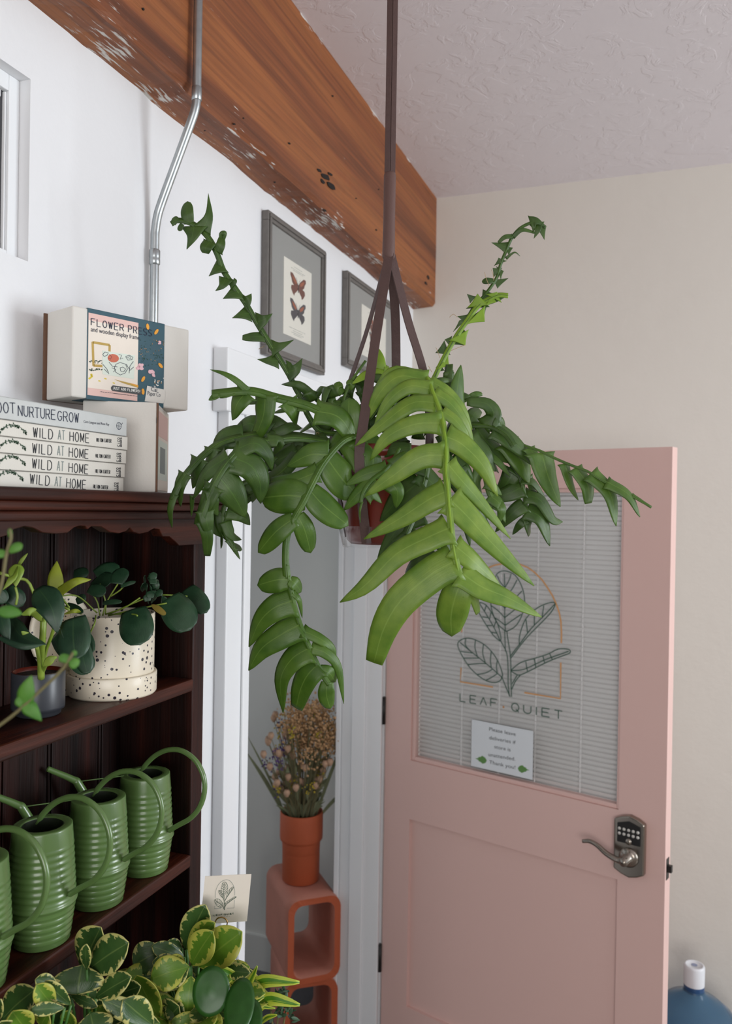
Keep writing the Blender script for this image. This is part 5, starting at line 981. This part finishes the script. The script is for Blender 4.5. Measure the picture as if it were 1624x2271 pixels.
# ------------------------------------------------------------ plants at the lower left
KG = crop(0, 2000, 4.64); K4 = crop(380, 1900, 5.413); K5 = crop(0, 1600, 3.248); rl = random.Random(4)
def pot_at(c, r, name, parent, mat):
    b = MB(); h = c.z-1.005; b.lathe(Vector((c.x, c.y, 1.0055)), [(.001, 0), (r*.75, 0), (r, h), (r*.94, h), (r*.9, h-.01), (.001, h-.012)], 32); return b.build(name, mat, parent)
def rosette(label, group, k, leaves, center, t, mats, petr=.0016):
    c = at(*center, t); base = Vector((c.x, c.y, 1.0055)); th = thing('potted_peperomia', base, label, 'plant', group)
    mbs = [MB(), MB()]; pt = MB()
    for lf in leaves:
        kk, bs, tp, wd, dt, mi = lf; kx = k if kk is None else kk
        t0 = t+dt; n = CN+UP*rl.uniform(.3, .9)+RT*rl.uniform(-.35, .35)
        leafp(mbs[mi], kx, bs, tp, wd*1.2, t0, t0-.015, 'v', n=n, cup=-.22, fold=.0)
        A_ = at(*kx(*bs), t0); low = Vector((c.x+(A_.x-c.x)*.3, c.y+(A_.y-c.y)*.3, 1.14)); pt.tube(catmull([A_, A_.lerp(low, .4)+Vector((0, 0, .004)), low], 6), petr, 6)
    for i in range(46):
        a = rl.uniform(0, 6.28); rr_ = rl.uniform(.01, .075); p = Vector((c.x+math.cos(a)*rr_*.8, c.y+math.sin(a)*rr_, 1.19+rl.uniform(-.03, .02))); d = Vector((math.cos(a), math.sin(a), rl.uniform(-.1, .6)))*.045
        if p.x+d.x < -.70: continue
        mbs[i % 2].blade([p, p+d*.5+Vector((0, 0, .006)), p+d], rl.uniform(.026, .036), 'v', Vector((rl.uniform(-.3, .3), -.4, 1)), -.2, nu=8, nv=6)
        pt.tube([p, Vector((c.x, c.y, 1.13))], petr, 5)
    if mbs[0].v: mbs[0].build('variegated_foliage', mats[0], th, solid=.0012)
    if mbs[1].v: mbs[1].build('bright_foliage', mats[1], th, solid=.0012)
    pt.build('stems', M['stem'], th)
    b = MB(); b.lathe(Vector((c.x, c.y, 1.0055)), [(.001, 0), (.042, 0), (.052, .12), (.048, .12), (.045, .11), (.001, .108)], 32); b.build('pot', M['terra'], th)
    return th
gp = 'variegated peperomias in front of the hutch'
rosette('variegated peperomia with large cream-edged leaves below the watering cans', gp, KG, [
 (None, (850, 710), (1040, 262), 330, .02, 0), (None, (920, 690), (1325, 420), 310, .0, 0), (None, (895, 695), (890, 435), 105, -.02, 0), (None, (845, 650), (800, 955), 430, -.01, 0), (None, (985, 990), (1352, 770), 200, -.02, 0),
 (None, (730, 960), (1005, 1080), 90, -.01, 0), (None, (1640, 1245), (1045, 1000), 180, -.02, 0), (None, (1580, 1270), (1265, 1010), 240, -.04, 0), (None, (930, 1140), (1000, 1420), 330, -.04, 0), (None, (760, 1280), (690, 1120), 150, -.04, 1), (None, (1110, 990), (1450, 870), 180, .02, 0), (None, (980, 880), (860, 1010), 200, .0, 0)],
 (205, 2170), 1.0, [M['vari'], M['variY']])
rosette('variegated peperomia at the lower left corner of the photo', gp, KG, [
 (None, (565, 1085), (375, 850), 175, -.01, 1), (None, (730, 1060), (465, 815), 130, .0, 0), (None, (590, 850), (362, 800), 130, .01, 0), (None, (665, 1090), (308, 1115), 110, -.02, 0), (None, (20, 1210), (365, 900), 280, .02, 0), (None, (300, 1340), (130, 1125), 250, -.03, 1), (None, (-40, 1250), (10, 1000), 110, -.04, 0), (None, (420, 1280), (500, 1150), 200, .0, 1), (None, (60, 1290), (10, 1230), 160, -.05, 0)],
 (70, 2230), .93, [M['vari'], M['variY']])
rosette('variegated peperomia with tall lime leaves beneath the small logo card', gp, K4, [
 (None, (170, 1120), (410, 575), 290, .03, 0), (None, (190, 1110), (525, 790), 225, .01, 1), (None, (240, 1300), (500, 895), 300, -.01, 1), (None, (330, 1320), (850, 900), 370, .0, 1), (None, (205, 1320), (-30, 1560), 180, -.02, 0), (None, (180, 1340), (-60, 1240), 180, -.01, 1), (None, (240, 1430), (190, 1915), 270, -.02, 1), (None, (-50, 1740), (130, 1950), 190, -.03, 0), (None, (560, 1360), (950, 1395), 150, .02, 0), (None, (420, 1900), (-10, 1990), 130, -.04, 1), (None, (130, 1100), (-60, 1030), 130, .03, 0), (None, (300, 1450), (560, 1300), 160, .02, 0), (None, (700, 1650), (560, 1500), 180, .02, 1), (None, (600, 1800), (380, 1930), 150, -.01, 0),
 (K5, (1310, 1765), (1098, 1735), 115, .0, 0), (K5, (1365, 1765), (1085, 1855), 190, -.02, 1), (K5, (1180, 1640), (958, 1760), 190, .02, 0), (K5, (1150, 2130), (985, 1830), 190, -.05, 1), (K5, (1330, 1700), (1093, 1618), 100, .02, 0), (K5, (1200, 2170), (1290, 2050), 190, -.03, 0)],
 (425, 2190), 1.08, [M['vari'], M['variY']])
# pilea in front
pb = at(520, 2230, 1.02); pl = thing('potted_pilea', (pb.x, pb.y, 1.0055), 'glossy round-leaved pilea at the lower edge beside the variegated leaves', 'plant')
b = MB()
def disc(mb, k, cx, cy, rx, ry, t, n, tt=0):
    c = at(*k(cx, cy), t); sc_ = (k(1, 0)[0]-k(0, 0)[0])*t/FPX; u = RT*rx*sc_; v = UP*ry*sc_+CN*tt; n0 = len(mb.v); rings, seg = 5, 28
    mb.v.append(c+CN*.001)
    for i in range(1, rings+1):
        for j in range(seg):
            a = 2*math.pi*j/seg; q = i/rings; mb.v.append(c+u*math.cos(a)*q+v*math.sin(a)*q-CN*.0022*q*q+CN*.0010*q*noise.noise(Vector((math.cos(a)*q*2, math.sin(a)*q*2, cx))))
    for j in range(seg): mb.face([n0, n0+1+j, n0+1+(j+1) % seg], [(.5, .8)]*3, smooth=True)
    for i in range(rings-1):
        for j in range(seg):
            j2 = (j+1) % seg; a = n0+1+i*seg; mb.face([a+j, a+seg+j, a+seg+j2, a+j2], [(.5, .8)]*4, smooth=True)
disc(b, K4, 475, 1625, 225, 240, 1.0, None, -.012); disc(b, K4, 815, 1800, 180, 165, .98, None, -.03); disc(b, K4, 935, 2010, 155, 110, .97, None, -.03)
b.build('foliage', M['pileab'], pl, solid=.001)
b = MB(); stemp(b, K4, [(640, 1640), (560, 1900), (500, 2300)], (1.01, 1.03, 1.03), .0014); stemp(b, K4, [(780, 1810), (700, 2000), (600, 2300)], (.99, 1.01, 1.03), .0014); stemp(b, K4, [(370, 1870), (330, 1950), (500, 2300)], (1.02, 1.02, 1.03), .0014); b.build('petioles', M['stem'], pl)
b = MB(); b.lathe(Vector((pb.x, pb.y, 1.0055)), [(.001, 0), (.035, 0), (.044, .10), (.040, .10), (.038, .09), (.001, .088)], 32); b.build('pot', M['slate'], pl)
# striped dracaena
db = at(570, 2260, 1.14); dr = thing('striped_dracaena', (db.x, db.y, 1.0055), 'lime striped plant with long pointed leaves before the doorway', 'plant')
b = MB()
for bs, md, tp, wd in (((940, 1760), (930, 1560), (1032, 1310), 80), ((960, 1790), (1060, 1510), (1540, 1508), 150), ((985, 1900), (1160, 1710), (1545, 1780), 150), ((900, 1700), (740, 1440), (528, 1322), 120), ((960, 1950), (1000, 1800), (1250, 1820), 60), ((1060, 2010), (1150, 1930), (1270, 1900), 60), ((900, 1800), (860, 1600), (800, 1480), 110)):
    leafp(b, K4, bs, tp, wd, 1.12, 1.08, 's', mid=md, n=CN+UP*.5, cup=-.3)
b.build('foliage', M['stripe'], dr, solid=.0009)
b = MB(); stemp(b, K4, [(950, 1700), (960, 1900), (950, 2300)], (1.12, 1.13, 1.14), .004); b.build('stem', M['petiole'], dr)
b = MB(); b.lathe(Vector((db.x, db.y, 1.0055)), [(.001, 0), (.03, 0), (.038, .10), (.035, .10), (.033, .09), (.001, .088)], 32); b.build('pot', M['slate'], dr)
# dark spiky foliage plant
sb = at(640, 2300, 1.16); sp = thing('dark_leaved_plant', (sb.x, sb.y, 1.0055), 'small dark green pinnate plant right of the striped dracaena', 'plant')
b = MB()
for i in range(40):
    x, y = rl.choice([(1330, 1620), (1350, 1750), (1300, 1850), (1400, 1900), (1450, 1950), (1230, 1960), (1200, 1850), (1280, 1650), (1380, 1820)]); x += rl.uniform(-60, 50); y += rl.uniform(-50, 60); a = rl.uniform(-2.4, .6); L_ = rl.uniform(60, 120)
    leafp(b, K4, (x, y), (x+math.cos(a)*L_, y+math.sin(a)*L_), rl.uniform(24, 46), 1.15+rl.uniform(-.02, .02), 1.14, 'o', n=CN+UP*rl.uniform(.2, 1)+RT*rl.uniform(-.5, .5), nu=6)
b.build('foliage', M['thorn'], sp, solid=.0007)
b = MB()
for q in (((1250, 2300), (1280, 1950), (1330, 1600)), ((1300, 2300), (1350, 2000), (1400, 1750)), ((1250, 2300), (1220, 2050), (1200, 1850))): stemp(b, K4, q, (1.16, 1.155, 1.15), .0014, 6)
b.build('stems', M['vinestem'], sp)
b = MB(); b.lathe(Vector((sb.x, sb.y, 1.0055)), [(.001, 0), (.03, 0), (.036, .08), (.033, .08), (.031, .07), (.001, .068)], 32); b.build('pot', M['terra'], sp)
# logo card on wire holder
cdp = [K4(*q) for q in ((405, 235), (962, 208), (908, 775), (345, 815))]
TC = 1.13; o_ = at(*cdp[3], TC); rx_ = at(*cdp[2], TC)-o_; ux_ = at(*cdp[0], TC+.0)-o_
ux_ = (ux_ - FW*.012); lc = thing('logo_card', o_, 'small square cream card printed with a leaf emblem above the plants', 'card')
CFm = Fr(o_, rx_, (ux_-rx_.normalized()*ux_.dot(rx_.normalized()))); CFm.n = CFm.n if CFm.n.dot(CN) > 0 else -CFm.n
b = MB(); n0 = 0
q4 = [CFm.pix(*q) for q in cdp]; b.poly(CFm, [q4[3], q4[2], q4[1], q4[0]], -.0005, 0); b.build('card_stock', plain('cream_card', 'F4ECE0', .8), lc)
# emblem: the door logo repeated at card scale
def mapc(x, y):
    u = (x-355)/(1006-355); v = (y-128)/(1036-128); return K4(512+u*262+ (1-v)*14, 285+v*420-u*16)
b = MB()
for L in LOGO_LEAF:
    b.ribbon(CFm, [CFm.pix(*mapc(x, y-(x-660)*.16)) for x, y in L], .00045, .0001, .0003)
word(b, CFm, 'LE^F+QUIET', K4(512, 712), K4(752, 690), .0022, .6, .0004); word(b, CFm, 'IIIIIIII', K4(565, 724), K4(700, 716), .0006, .6, .0004)
b.build('emblem', M['greenink'], lc)
b = MB()
for L in LOGO_ARCH: b.ribbon(CFm, [CFm.pix(*mapc(x, y-(x-660)*.16)) for x, y in L], .0005, .0001, .0003)
b.build('arch_line', M['inkg'], lc)
ch = thing('wire_card_holder', at(490, 2100, 1.125), 'thin brass wire loop gripping the logo card', 'card holder')
b = MB(); P_ = catmull([at(*K4(x, y), t_) for x, y, t_ in ((520, 800, 1.122), (550, 745, 1.122), (600, 728, 1.122), (650, 745, 1.122), (672, 790, 1.122), (664, 850, 1.124), (640, 1100, 1.126), (640, 2300, 1.13))], 40)
b.tube(P_, .0009, 8); b.build('wire', M['gold'], ch)
# near trailing vine, out of focus at the left edge
tv = thing('trailing_vine', at(-80, 1700, .62), 'thin trailing vine with small heart leaves at the left foreground', 'plant')
b = MB()
for L in ([(-300, 2300), (0, 2080), (170, 1950), (400, 1740), (620, 1530), (740, 1350)], [(-200, 1200), (0, 720), (60, 380), (110, 200), (100, 110)]): stemp(b, K2, L, [.60]*len(L), .0012)
b.build('stems', M['vinestem'], tv)
b = MB()
for bs, tp, wd, pf in (((230, 1890), (320, 1580), 190, 'h'), ((240, 1850), (420, 2040), 150, 'h'), ((710, 1420), (590, 1400), 90, 'r'), ((710, 1440), (790, 1480), 110, 'r'), ((745, 1380), (760, 1330), 50, 'r'), ((-30, 930), (225, 960), 130, 'o'), ((90, 320), (230, 270), 100, 'r'), ((50, 360), (-40, 350), 90, 'r'), ((105, 190), (100, 100), 44, 'r'), ((240, 1880), (180, 1800), 120, 'r')):
    leafp(b, K2, bs, tp, wd, .60, .60, pf, n=CN+UP*.4, nu=10)
b.build('foliage', M['vine'], tv, solid=.0007)
for o in list(COL.objects):
    if o.type == 'MESH' and not o.data.vertices: bpy.data.objects.remove(o)
